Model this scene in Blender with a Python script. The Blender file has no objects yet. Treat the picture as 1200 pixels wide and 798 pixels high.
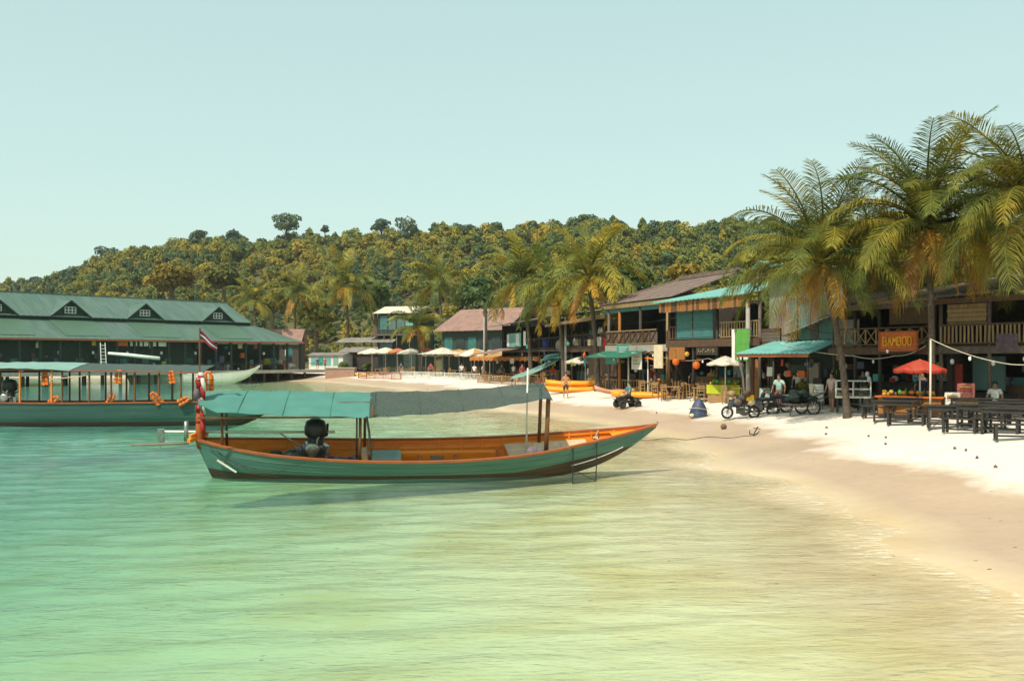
import bpy, bmesh, math, random
import numpy as np
from mathutils import Vector, Matrix, Euler, Quaternion

random.seed(7); rng = np.random.default_rng(7)
SC = bpy.context.scene; COL = SC.collection
R = math.radians; PI = math.pi

# ------------------------------------------------------------ camera, sky, sun, exposure
CAMZ, FPX, HOR = 3.2, 1100.0, 420.0
cd = bpy.data.cameras.new('camera'); cam = bpy.data.objects.new('camera', cd); COL.objects.link(cam)
cd.sensor_width = 36; cd.lens = 36 * FPX / 1200; cd.shift_y = (HOR - 399) / 1200
cam.location = (0, 0, CAMZ); cam.rotation_euler = (R(90), 0, 0); cd.clip_start = .1; cd.clip_end = 6000
SC.camera = cam

SUN_EL, SUN_AZ = R(54), R(-148)          # azimuth from +Y, clockwise towards +X
W = bpy.data.worlds.new('World'); SC.world = W; W.use_nodes = True
nt = W.node_tree; nt.nodes.clear()
sky = nt.nodes.new('ShaderNodeTexSky'); sky.sky_type = 'NISHITA'; sky.sun_disc = False
sky.sun_elevation = SUN_EL; sky.sun_rotation = SUN_AZ
sky.air_density = 1.0; sky.dust_density = 1.6; sky.ozone_density = 1.0; sky.altitude = 0
tint = nt.nodes.new('ShaderNodeMix'); tint.data_type = 'RGBA'; tint.blend_type = 'MULTIPLY'
tint.inputs[0].default_value = 1.0; tint.inputs[7].default_value = (1.64, 2.0, 1.74, 1)
hsv = nt.nodes.new('ShaderNodeHueSaturation'); hsv.inputs['Saturation'].default_value = 1.0
bg = nt.nodes.new('ShaderNodeBackground'); bg.inputs[1].default_value = .15
wo = nt.nodes.new('ShaderNodeOutputWorld')
gam = nt.nodes.new('ShaderNodeGamma'); gam.inputs[1].default_value = .30; nt.links.new(sky.outputs[0], gam.inputs[0]); nt.links.new(gam.outputs[0], hsv.inputs['Color']); nt.links.new(hsv.outputs[0], tint.inputs[6])
nt.links.new(tint.outputs[2], bg.inputs[0]); nt.links.new(bg.outputs[0], wo.inputs[0])

sl = bpy.data.lights.new('sun', 'SUN'); sun = bpy.data.objects.new('sun', sl); COL.objects.link(sun)
sl.energy = 2.8; sl.angle = R(.53); sl.color = (1, .91, .75)
sdir = Vector((math.sin(SUN_AZ) * math.cos(SUN_EL), math.cos(SUN_AZ) * math.cos(SUN_EL), math.sin(SUN_EL)))
sun.rotation_euler = sdir.to_track_quat('Z', 'Y').to_euler(); sun.location = sdir * 50
vs = SC.view_settings; vs.view_transform = 'Standard'; vs.look = 'None'; vs.gamma = 1; vs.exposure = .94
vs.use_curve_mapping = False
SC.render.engine = 'CYCLES'; SC.cycles.use_denoising = True
SC.cycles.max_bounces = 8; SC.cycles.transparent_max_bounces = 12; SC.cycles.caustics_reflective = False; SC.cycles.caustics_refractive = False

# ------------------------------------------------------------ materials
MATS = {}
def mat(name, c, c2=None, rough=.65, scale=3., detail=5., bump=0., bscale=None, metal=0., spec=.35, stretch=(1, 1, 1), trans=0., contrast=(.35, .65), rand=0.):
    """principled with a noise-driven mix of two colours; optional bump, translucency and per-object value jitter"""
    m = bpy.data.materials.new(name); m.use_nodes = True; MATS[name] = m
    n = m.node_tree.nodes; l = m.node_tree.links; n.clear()
    out = n.new('ShaderNodeOutputMaterial'); p = n.new('ShaderNodeBsdfPrincipled')
    p.inputs['Roughness'].default_value = rough; p.inputs['Metallic'].default_value = metal
    p.inputs['Specular IOR Level'].default_value = spec
    if c2 is None: c2 = tuple(v * .78 for v in c)
    tc = n.new('ShaderNodeTexCoord'); mp = n.new('ShaderNodeMapping'); mp.inputs['Scale'].default_value = stretch
    l.new(tc.outputs['Object'], mp.inputs[0])
    no = n.new('ShaderNodeTexNoise'); no.inputs['Scale'].default_value = scale; no.inputs['Detail'].default_value = detail
    no.inputs['Roughness'].default_value = .62
    l.new(mp.outputs[0], no.inputs['Vector'])
    mr = n.new('ShaderNodeMapRange'); mr.inputs[1].default_value = contrast[0]; mr.inputs[2].default_value = contrast[1]
    l.new(no.outputs[0], mr.inputs[0])
    mx = n.new('ShaderNodeMix'); mx.data_type = 'RGBA'; mx.inputs[6].default_value = (*c, 1); mx.inputs[7].default_value = (*c2, 1)
    l.new(mr.outputs[0], mx.inputs[0]); colr = mx.outputs[2]
    if rand:
        oi = n.new('ShaderNodeObjectInfo'); h = n.new('ShaderNodeHueSaturation'); r1 = n.new('ShaderNodeMapRange')
        r1.inputs[3].default_value = 1 - rand; r1.inputs[4].default_value = 1 + rand
        l.new(oi.outputs['Random'], r1.inputs[0]); l.new(r1.outputs[0], h.inputs['Value']); l.new(colr, h.inputs['Color']); colr = h.outputs[0]
    l.new(colr, p.inputs['Base Color'])
    if bump:
        b = n.new('ShaderNodeBump'); b.inputs['Strength'].default_value = bump; b.inputs['Distance'].default_value = .02
        n2 = n.new('ShaderNodeTexNoise'); n2.inputs['Scale'].default_value = bscale or scale * 4; n2.inputs['Detail'].default_value = 4
        l.new(mp.outputs[0], n2.inputs['Vector']); l.new(n2.outputs[0], b.inputs['Height']); l.new(b.outputs[0], p.inputs['Normal'])
    sh = p.outputs[0]
    if trans:
        t = n.new('ShaderNodeBsdfTranslucent'); l.new(colr, t.inputs[0]); ms = n.new('ShaderNodeMixShader'); ms.inputs[0].default_value = trans
        l.new(sh, ms.inputs[1]); l.new(t.outputs[0], ms.inputs[2]); sh = ms.outputs[0]
    l.new(sh, out.inputs[0]); return m

# ------------------------------------------------------------ mesh helpers
class MB:
    def __init__(s): s.v = []; s.f = []; s.mi = []; s.m = 0; s.smooth = False
    def add(s, vs_, fs_):
        o = len(s.v); s.v += [tuple(v) for v in vs_]; s.f += [tuple(i + o for i in f) for f in fs_]; s.mi += [s.m] * len(fs_); return s
    def box(s, x0, x1, y0, y1, z0, z1):
        v = [(x, y, z) for z in (z0, z1) for y in (y0, y1) for x in (x0, x1)]
        return s.add(v, [(0, 2, 3, 1), (4, 5, 7, 6), (0, 1, 5, 4), (2, 6, 7, 3), (0, 4, 6, 2), (1, 3, 7, 5)])
    def cbox(s, c, d, rz=0, rx=0, ry=0):
        M = Euler((rx, ry, rz)).to_matrix(); c = Vector(c)
        v = [c + M @ Vector((sx * d[0] / 2, sy * d[1] / 2, sz * d[2] / 2)) for sz in (-1, 1) for sy in (-1, 1) for sx in (-1, 1)]
        return s.add(v, [(0, 2, 3, 1), (4, 5, 7, 6), (0, 1, 5, 4), (2, 6, 7, 3), (0, 4, 6, 2), (1, 3, 7, 5)])
    def bar(s, a, b, w=.05, h=None, up=(0, 0, 1)):
        a = Vector(a); b = Vector(b); h = h or w; d = (b - a)
        if d.length < 1e-6: return s
        d.normalize(); u = Vector(up)
        if abs(d.dot(u)) > .98: u = Vector((0, 1, 0))
        r = d.cross(u).normalized() * w / 2; t = r.cross(d).normalized() * h / 2
        v = [p + i * r + j * t for p in (a, b) for i, j in ((-1, -1), (1, -1), (1, 1), (-1, 1))]
        return s.add(v, [(0, 1, 2, 3), (7, 6, 5, 4), (0, 4, 5, 1), (1, 5, 6, 2), (2, 6, 7, 3), (3, 7, 4, 0)])
    def tube(s, pts, rad, n=6, cap=True):
        pts = [Vector(p) for p in pts]; k = len(pts)
        if not hasattr(rad, '__len__'): rad = [rad] * k
        o = len(s.v); prev = None
        for i, p in enumerate(pts):
            d = (pts[min(i + 1, k - 1)] - pts[max(i - 1, 0)]).normalized()
            u = prev if prev is not None else (Vector((1, 0, 0)) if abs(d.x) < .9 else Vector((0, 1, 0)))
            u = (u - d * u.dot(d)).normalized(); prev = u; w = d.cross(u)
            for j in range(n):
                a = 2 * PI * j / n; s.v.append(tuple(p + (u * math.cos(a) + w * math.sin(a)) * rad[i]))
        for i in range(k - 1):
            for j in range(n):
                s.f.append((o + i * n + j, o + i * n + (j + 1) % n, o + (i + 1) * n + (j + 1) % n, o + (i + 1) * n + j)); s.mi.append(s.m)
        if cap:
            s.f.append(tuple(o + j for j in range(n - 1, -1, -1))); s.f.append(tuple(o + (k - 1) * n + j for j in range(n))); s.mi += [s.m] * 2
        return s
    def lathe(s, prof, n=12, c=(0, 0, 0), M=None):
        o = len(s.v); c = Vector(c)
        for r, z in prof:
            for j in range(n):
                a = 2 * PI * j / n; p = Vector((r * math.cos(a), r * math.sin(a), z))
                if M is not None: p = M @ p
                s.v.append(tuple(c + p))
        for i in range(len(prof) - 1):
            for j in range(n):
                s.f.append((o + i * n + j, o + i * n + (j + 1) % n, o + (i + 1) * n + (j + 1) % n, o + (i + 1) * n + j)); s.mi.append(s.m)
        s.f.append(tuple(o + j for j in range(n - 1, -1, -1))); s.f.append(tuple(o + (len(prof) - 1) * n + j for j in range(n))); s.mi += [s.m] * 2
        return s
    def ell(s, c, d, n=10, k=6):
        return s.lathe([(math.sin(PI * i / k) + 1e-4, -math.cos(PI * i / k)) for i in range(k + 1)], n, c, Matrix.Diagonal((d[0], d[1], d[2])))
    def grid(s, P, flip=False):
        """P[i][j] points"""
        a = len(P); b = len(P[0]); o = len(s.v)
        for row in P: s.v += [tuple(p) for p in row]
        for i in range(a - 1):
            for j in range(b - 1):
                q = (o + i * b + j, o + (i + 1) * b + j, o + (i + 1) * b + j + 1, o + i * b + j + 1)
                s.f.append(q[::-1] if flip else q); s.mi.append(s.m)
        return s
    def slab(s, P, t=.03):
        """thick sheet from a grid of points"""
        s.grid(P); s.grid([[Vector(p) - Vector((0, 0, t)) for p in r] for r in P], True)
        e = P[0]; rim = [list(P[0]), list(P[-1]), [r[0] for r in P], [r[-1] for r in P]]
        for r in rim: s.grid([r, [Vector(p) - Vector((0, 0, t)) for p in r]])
        return s
    def prism(s, poly, a, b):
        """poly = list of (u,v) extruded along axis between y=a and y=b: points are (u, y, v)"""
        n = len(poly); v = [(u, a, w) for u, w in poly] + [(u, b, w) for u, w in poly]
        return s.add(v, [tuple(range(n)), tuple(range(2 * n - 1, n - 1, -1))] + [(i, i + n, (i + 1) % n + n, (i + 1) % n) for i in range(n)])
    def mesh(s, name, mats):
        me = bpy.data.meshes.new(name); me.from_pydata(s.v, [], s.f)
        if not isinstance(mats, (list, tuple)): mats = [mats]
        for m in mats: me.materials.append(MATS[m] if isinstance(m, str) else m)
        if len(mats) > 1: me.polygons.foreach_set('material_index', s.mi)
        if s.smooth: me.polygons.foreach_set('use_smooth', [True] * len(s.f))
        me.update(); return me
    def build(s, name, mats, parent=None, smooth=None):
        if smooth is not None: s.smooth = smooth
        return place(s.mesh(name, mats), name, parent)
def place(me, name, parent=None, loc=(0, 0, 0), rot=(0, 0, 0), scale=(1, 1, 1)):
    o = bpy.data.objects.new(name, me); COL.objects.link(o); o.parent = parent
    o.location = loc; o.rotation_euler = rot; o.scale = scale; return o
def tag(o, label=None, cat=None, group=None, kind=None):
    if label: o['label'] = label
    if cat: o['category'] = cat
    if group: o['group'] = group
    if kind: o['kind'] = kind
    return o
def thing(name, label, cat, loc=(0, 0, 0), rz=0, group=None, rx=0):
    o = bpy.data.objects.new(name, None); COL.objects.link(o); o.empty_display_size = .2
    o.location = loc; o.rotation_euler = (rx, 0, rz); return tag(o, label, cat, group, 'thing' if cat else None)
def kids(o): return [c for c in COL.objects if c.parent == o]
KIDS = {}
def copy_tree(o, parent=None, depth=0):
    c = o.copy(); COL.objects.link(c); c.parent = parent
    for ch in list(o.children): copy_tree(ch, c, depth + 1)
    return c
def lerp(a, b, t): return a + (b - a) * t
def interp(t, xs, ys): return float(np.interp(t, xs, ys))

# ------------------------------------------------------------ ground shape
SHORE = np.array([(7.6, -60), (7.5, 0), (7.2, 13), (7.1, 19.5), (6.9, 26), (6.7, 32), (6.4, 41), (5.2, 46), (1.7, 54), (-1.7, 60.7), (-6, 78), (-11, 98), (-26, 130), (-60, 152), (-140, 175), (-600, 260)], float)
def sdist(X, Y):
    X = np.asarray(X, float); Y = np.asarray(Y, float); best = np.full(X.shape, 1e9); sg = np.ones(X.shape)
    for (ax, ay), (bx, by) in zip(SHORE[:-1], SHORE[1:]):
        dx, dy = bx - ax, by - ay; t = np.clip(((X - ax) * dx + (Y - ay) * dy) / (dx * dx + dy * dy), 0, 1)
        px, py = ax + t * dx - X, ay + t * dy - Y; d = np.hypot(px, py)
        cr = dx * (Y - ay) - dy * (X - ax)         # >0 = left of the walking direction = sea
        upd = d < best - 1e-9; best = np.where(upd, d, best); sg = np.where(upd, np.where(cr > 0, -1., 1.), sg)
    return best * sg
def gz(X, Y):
    X = np.asarray(X, float); Y = np.asarray(Y, float)
    d = sdist(X, Y) + .35 * np.sin(Y * .45 + X * .2) + .25 * np.sin(Y * .9 + 1.3)
    z = np.interp(d, [-120, -40, -24, -14, -8, -4, 0, 1.5, 3.5, 8, 12], [-5, -3.4, -1.95, -.82, -.38, -.17, 0, .17, .50, 1.0, 1.12])
    return z + .025 * np.sin(X * 1.3 + np.sin(Y * .7)) * np.sin(Y * 1.1 + X * .4)
def gzf(x, y): return float(gz(np.array([x]), np.array([y]))[0])
def G(px, py, y0=9., y1=200.):
    """ground point under a sight line (layout only)"""
    Y = np.linspace(y0, y1, 4000); X = (px - 600) / FPX * Y; Z = CAMZ - (py - HOR) / FPX * Y
    hit = np.nonzero(Z <= gz(X, Y))[0]; i = hit[0] if len(hit) else len(Y) - 1
    return Vector((X[i], Y[i], float(gz(X[i:i + 1], Y[i:i + 1])[0])))
def GX(px, Y):
    x = (px - 600) / FPX * Y; return Vector((x, Y, gzf(x, Y)))
def PW(px, py, Y): return Vector(((px - 600) / FPX * Y, Y, CAMZ - (py - HOR) / FPX * Y))

def axis(segs):
    out = []
    for a, b, st in segs: out += list(np.arange(a, b, st))
    return np.array(out + [segs[-1][1]])
def sheet(name, xs, ys, zf, m, attrs=None):
    Xg, Yg = np.meshgrid(xs, ys); Z = zf(Xg, Yg); nx, ny = len(xs), len(ys)
    co = np.stack([Xg, Yg, Z], -1).reshape(-1, 3).astype(np.float32)
    i = np.arange(nx * ny).reshape(ny, nx); q = np.stack([i[:-1, :-1], i[:-1, 1:], i[1:, 1:], i[1:, :-1]], -1).reshape(-1, 4)
    me = bpy.data.meshes.new(name); me.vertices.add(len(co)); me.vertices.foreach_set('co', co.ravel())
    me.loops.add(q.size); me.loops.foreach_set('vertex_index', q.ravel().astype(np.int32))
    me.polygons.add(len(q)); me.polygons.foreach_set('loop_start', np.arange(0, q.size, 4, dtype=np.int32))
    me.polygons.foreach_set('use_smooth', np.ones(len(q), bool)); me.update(calc_edges=True)
    for k, f in (attrs or {}).items():
        at = me.attributes.new(k, 'FLOAT', 'POINT'); at.data.foreach_set('value', f(Xg, Yg).ravel().astype(np.float32))
    me.materials.append(m); return place(me, name)
# ------------------------------------------------------------ sand
def sand_material():
    m = bpy.data.materials.new('sand'); m.use_nodes = True; n = m.node_tree.nodes; l = m.node_tree.links
    p = n['Principled BSDF']; geo = n.new('ShaderNodeNewGeometry'); sep = n.new('ShaderNodeSeparateXYZ'); l.new(geo.outputs['Position'], sep.inputs[0])
    nz = n.new('ShaderNodeTexNoise'); nz.inputs['Scale'].default_value = .55; nz.inputs['Detail'].default_value = 6; l.new(geo.outputs['Position'], nz.inputs['Vector'])
    ad = n.new('ShaderNodeMath'); ad.operation = 'MULTIPLY_ADD'; ad.inputs[1].default_value = .42; l.new(nz.outputs[0], ad.inputs[0]); l.new(sep.outputs[2], ad.inputs[2])
    wet = n.new('ShaderNodeMapRange'); wet.inputs[1].default_value = .60; wet.inputs[2].default_value = .78; l.new(ad.outputs[0], wet.inputs[0])   # 0 wet, 1 dry
    fine = n.new('ShaderNodeTexNoise'); fine.inputs['Scale'].default_value = 2.2; fine.inputs['Detail'].default_value = 9; fine.inputs['Roughness'].default_value = .7
    l.new(geo.outputs['Position'], fine.inputs['Vector'])
    dry = n.new('ShaderNodeMix'); dry.data_type = 'RGBA'; dry.inputs[6].default_value = (.56, .485, .41, 1); dry.inputs[7].default_value = (.76, .69, .62, 1); l.new(fine.outputs[0], dry.inputs[0])
    wc = n.new('ShaderNodeMix'); wc.data_type = 'RGBA'; wc.inputs[6].default_value = (.43, .31, .22, 1); wc.inputs[7].default_value = (.55, .415, .305, 1); l.new(fine.outputs[0], wc.inputs[0])
    # sea bed: pale sand with seagrass and dead-weed patches that live on the bottom itself
    bedn = n.new('ShaderNodeTexNoise'); bedn.inputs['Scale'].default_value = .38; bedn.inputs['Detail'].default_value = 4; l.new(geo.outputs['Position'], bedn.inputs['Vector'])
    bmr = n.new('ShaderNodeMapRange'); bmr.inputs[1].default_value = .46; bmr.inputs[2].default_value = .66; l.new(bedn.outputs[0], bmr.inputs[0])
    bed = n.new('ShaderNodeMix'); bed.data_type = 'RGBA'; bed.inputs[6].default_value = (.86, .72, .44, 1); bed.inputs[7].default_value = (.74, .56, .24, 1); l.new(bmr.outputs[0], bed.inputs[0])
    under = n.new('ShaderNodeMapRange'); under.inputs[1].default_value = -.22; under.inputs[2].default_value = .12; l.new(sep.outputs[2], under.inputs[0])
    c1 = n.new('ShaderNodeMix'); c1.data_type = 'RGBA'; l.new(under.outputs[0], c1.inputs[0]); l.new(bed.outputs[2], c1.inputs[6]); l.new(wc.outputs[2], c1.inputs[7])
    c2 = n.new('ShaderNodeMix'); c2.data_type = 'RGBA'; l.new(wet.outputs[0], c2.inputs[0]); l.new(c1.outputs[2], c2.inputs[6]); l.new(dry.outputs[2], c2.inputs[7])
    # scattered debris specks on the sand
    vo = n.new('ShaderNodeTexVoronoi'); vo.inputs['Scale'].default_value = 2.6; l.new(geo.outputs['Position'], vo.inputs['Vector'])
    sp = n.new('ShaderNodeMapRange'); sp.inputs[1].default_value = .07; sp.inputs[2].default_value = .10; l.new(vo.outputs['Distance'], sp.inputs[0])
    nd = n.new('ShaderNodeTexNoise'); nd.inputs['Scale'].default_value = .9; l.new(geo.outputs['Position'], nd.inputs['Vector'])
    nm = n.new('ShaderNodeMapRange'); nm.inputs[1].default_value = .62; nm.inputs[2].default_value = .52; l.new(nd.outputs[0], nm.inputs[0])
    mx = n.new('ShaderNodeMath'); mx.operation = 'MAXIMUM'; l.new(sp.outputs[0], mx.inputs[0]); l.new(nm.outputs[0], mx.inputs[1])
    c3 = n.new('ShaderNodeMix'); c3.data_type = 'RGBA'; c3.inputs[6].default_value = (.17, .12, .08, 1); l.new(mx.outputs[0], c3.inputs[0]); l.new(c2.outputs[2], c3.inputs[7])
    l.new(c3.outputs[2], p.inputs['Base Color'])
    ro = n.new('ShaderNodeMapRange'); ro.inputs[3].default_value = .33; ro.inputs[4].default_value = .95; l.new(wet.outputs[0], ro.inputs[0]); l.new(ro.outputs[0], p.inputs['Roughness'])
    p.inputs['Specular IOR Level'].default_value = .3
    bst = n.new('ShaderNodeMapRange'); bst.inputs[3].default_value = .12; bst.inputs[4].default_value = 1.0; l.new(wet.outputs[0], bst.inputs[0])
    b = n.new('ShaderNodeBump'); b.inputs['Distance'].default_value = .09; l.new(bst.outputs[0], b.inputs['Strength'])
    bn = n.new('ShaderNodeTexNoise'); bn.inputs['Scale'].default_value = 3.2; bn.inputs['Detail'].default_value = 5; l.new(geo.outputs['Position'], bn.inputs['Vector'])
    l.new(bn.outputs[0], b.inputs['Height']); l.new(b.outputs[0], p.inputs['Normal'])
    return m
xs = axis([(-900, -100, 60), (-100, -30, 5), (-30, -12, 1), (-12, 26, .3), (26, 60, 3), (60, 900, 60)])
ys = axis([(-300, -40, 40), (-40, 6, 4), (6, 64, .35), (64, 160, 2), (160, 1500, 60)])
tag(sheet('beach', xs, ys, gz, sand_material()), 'white sand beach sloping down under the shallow sea', kind='structure')

# ------------------------------------------------------------ sea
def water_material():
    m = bpy.data.materials.new('sea_water'); m.use_nodes = True; n = m.node_tree.nodes; l = m.node_tree.links; n.clear()
    out = n.new('ShaderNodeOutputMaterial'); geo = n.new('ShaderNodeNewGeometry')
    dep = n.new('ShaderNodeAttribute'); dep.attribute_name = 'depth'
    # light absorbed on the way down and up through the water
    sc = n.new('ShaderNodeVectorMath'); sc.operation = 'SCALE'; sc.inputs[0].default_value = (-.60, -.13, -.235); l.new(dep.outputs['Fac'], sc.inputs[3])
    sx = n.new('ShaderNodeSeparateXYZ'); l.new(sc.outputs[0], sx.inputs[0]); cx = n.new('ShaderNodeCombineXYZ')
    for i in range(3):
        e = n.new('ShaderNodeMath'); e.operation = 'EXPONENT'; l.new(sx.outputs[i], e.inputs[0]); l.new(e.outputs[0], cx.inputs[i])
    tr = n.new('ShaderNodeBsdfTransparent'); l.new(cx.outputs[0], tr.inputs[0])
    # suspended matter
    df = n.new('ShaderNodeBsdfDiffuse'); df.inputs[0].default_value = (.12, .34, .28, 1)
    tb = n.new('ShaderNodeMapRange'); tb.inputs[1].default_value = 0; tb.inputs[2].default_value = 2.4; tb.inputs[3].default_value = 0; tb.inputs[4].default_value = .6; l.new(dep.outputs['Fac'], tb.inputs[0])
    body = n.new('ShaderNodeMixShader'); l.new(tb.outputs[0], body.inputs[0]); l.new(tr.outputs[0], body.inputs[1]); l.new(df.outputs[0], body.inputs[2])
    mp = n.new('ShaderNodeMapping'); mp.inputs['Scale'].default_value = (.68, 2.0, 1); mp.inputs['Rotation'].default_value = (0, 0, R(9)); l.new(geo.outputs['Position'], mp.inputs[0])
    n1 = n.new('ShaderNodeTexNoise'); n1.inputs['Scale'].default_value = 1.7; n1.inputs['Detail'].default_value = 5; n1.inputs['Roughness'].default_value = .5; n1.inputs['Distortion'].default_value = .5
    l.new(mp.outputs[0], n1.inputs['Vector'])
    b = n.new('ShaderNodeBump'); b.inputs['Strength'].default_value = 1.0; b.inputs['Distance'].default_value = .036; l.new(n1.outputs[0], b.inputs['Height'])
    n2 = n.new('ShaderNodeTexNoise'); n2.inputs['Scale'].default_value = 5.5; n2.inputs['Detail'].default_value = 4; n2.inputs['Roughness'].default_value = .55; n2.inputs['Distortion'].default_value = .8; l.new(mp.outputs[0], n2.inputs['Vector'])
    b1 = b; b = n.new('ShaderNodeBump'); b.inputs['Strength'].default_value = 1.0; b.inputs['Distance'].default_value = .017; l.new(n2.outputs[0], b.inputs['Height']); l.new(b1.outputs[0], b.inputs['Normal'])
    gl = n.new('ShaderNodeBsdfGlossy'); gl.inputs['Roughness'].default_value = .03; l.new(b.outputs[0], gl.inputs['Normal'])
    fr = n.new('ShaderNodeFresnel'); fr.inputs[0].default_value = 1.33; l.new(b.outputs[0], fr.inputs['Normal'])
    thin = n.new('ShaderNodeMapRange'); thin.inputs[1].default_value = .0; thin.inputs[2].default_value = .07; thin.inputs[3].default_value = .12; l.new(dep.outputs['Fac'], thin.inputs[0]); fm0 = n.new('ShaderNodeMath'); fm0.operation = 'MULTIPLY'; l.new(fr.outputs[0], fm0.inputs[0]); l.new(thin.outputs[0], fm0.inputs[1])
    mix = n.new('ShaderNodeMixShader'); l.new(fm0.outputs[0], mix.inputs[0]); l.new(body.outputs[0], mix.inputs[1]); l.new(gl.outputs[0], mix.inputs[2])
    # thin broken foam at the water's edge, its pale colour also painting the glints
    fm = n.new('ShaderNodeMapRange'); fm.inputs[1].default_value = .075; fm.inputs[2].default_value = .0; l.new(dep.outputs['Fac'], fm.inputs[0])
    mf = n.new('ShaderNodeMapping'); mf.inputs['Scale'].default_value = (1.2, 3.2, 1); l.new(geo.outputs['Position'], mf.inputs[0])
    nf = n.new('ShaderNodeTexNoise'); nf.inputs['Scale'].default_value = 2.4; nf.inputs['Detail'].default_value = 7; nf.inputs['Roughness'].default_value = .7; l.new(mf.outputs[0], nf.inputs['Vector'])
    fr2 = n.new('ShaderNodeMapRange'); fr2.inputs[1].default_value = .50; fr2.inputs[2].default_value = .62; fr2.inputs[4].default_value = .7; l.new(nf.outputs[0], fr2.inputs[0])
    ff = n.new('ShaderNodeMath'); ff.operation = 'MULTIPLY'; l.new(fm.outputs[0], ff.inputs[0]); l.new(fr2.outputs[0], ff.inputs[1])
    fd = n.new('ShaderNodeBsdfDiffuse'); fd.inputs[0].default_value = (.78, .74, .62, 1); mf2 = n.new('ShaderNodeMixShader'); l.new(ff.outputs[0], mf2.inputs[0]); l.new(mix.outputs[0], mf2.inputs[1]); l.new(fd.outputs[0], mf2.inputs[2])
    l.new(mf2.outputs[0], out.inputs[0]); return m
WAVES = []
for k in range(26):
    lam = .45 * (4.2 ** random.random()); th = random.gauss(R(96), R(11)); WAVES.append((2 * PI / lam, th, random.random() * 6.28, .0032 * lam * (.5 + random.random())))
def wz(X, Y):
    z = np.zeros_like(X); d = sdist(X, Y)
    for k, th, ph, a in WAVES: z += a * np.sin(k * (X * math.cos(th) + Y * math.sin(th)) + ph + .8 * np.sin(X * .35 + ph))
    edge = np.clip((X + 34) / 4, 0, 1) * np.clip((12 - X) / 2, 0, 1) * np.clip((Y - 4) / 2, 0, 1) * np.clip((62 - Y) / 8, 0, 1)
    return z * edge * np.clip(.25 - d * .16, .12, 1)
xs = axis([(-900, -60, 60), (-60, -34, 3), (-34, -14, .26), (-14, 9, .13), (9, 12, .3), (12, 36, 8)])
ys = axis([(-300, -20, 40), (-20, 6, 3), (6, 34, .115), (34, 62, .2), (62, 180, 4), (180, 320, 20)])
tag(sheet('sea', xs, ys, wz, water_material(), {'depth': lambda X, Y: np.clip(-gz(X, Y), 0, 9)}), 'clear shallow turquoise sea with small ripples', kind='structure')

# ------------------------------------------------------------ hill behind the village
U = [-600, -300, -100, 0, 60, 100, 140, 200, 235, 290, 350, 450, 520, 600, 700, 800, 900, 1000, 1200, 1500, 1900]
HY = [405, 384, 354, 339, 333, 313, 299, 293, 280, 287, 283, 278, 270, 272, 263, 270, 263, 266, 275, 290, 310]
YB = [230, 215, 205, 200, 196, 194, 192, 190, 188, 186, 184, 165, 150, 122, 96, 82, 74, 68, 62, 58, 58]
def ridge(u):
    Yr = interp(u, [-600, 0, 300, 600, 900, 1200, 1900], [420, 400, 370, 340, 300, 270, 250])
    return Yr, CAMZ + (HOR - interp(u, U, HY)) / FPX * Yr - 6.3
def hill_z(u, Y):
    Yb = interp(u, U, YB); Yr, hz = ridge(u); t = (Y - Yb) / (Yr - Yb); base = 1.05
    if t <= 0: return base + t * 2 - .3
    if t < 1: return lerp(base, hz, (t ** 1.15) * (1.15 - .15 * t)) + 1.2 * math.sin(u * .03 + Y * .05) * min(1, 3 * t) * (1 - t)
    return hz - (t - 1) * 12
mat('hill_soil', (.075, .075, .025), (.11, .085, .035), .95, .08)
mb = MB(); us = list(range(-600, 1901, 25)); ts = [-.08, 0, .06, .12, .2, .3, .4, .5, .6, .7, .8, .9, 1, 1.15, 1.5, 2.2]
P = []
for u in us:
    Yb = interp(u, U, YB); Yr, _ = ridge(u)
    P.append([((u - 600) / FPX * Y, Y, hill_z(u, Y)) for Y in [lerp(Yb, Yr, t) for t in ts]])
mb.grid(P); tag(mb.build('hill', 'hill_soil', smooth=True), 'low wooded hill rising behind the beach village', kind='structure')

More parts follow.
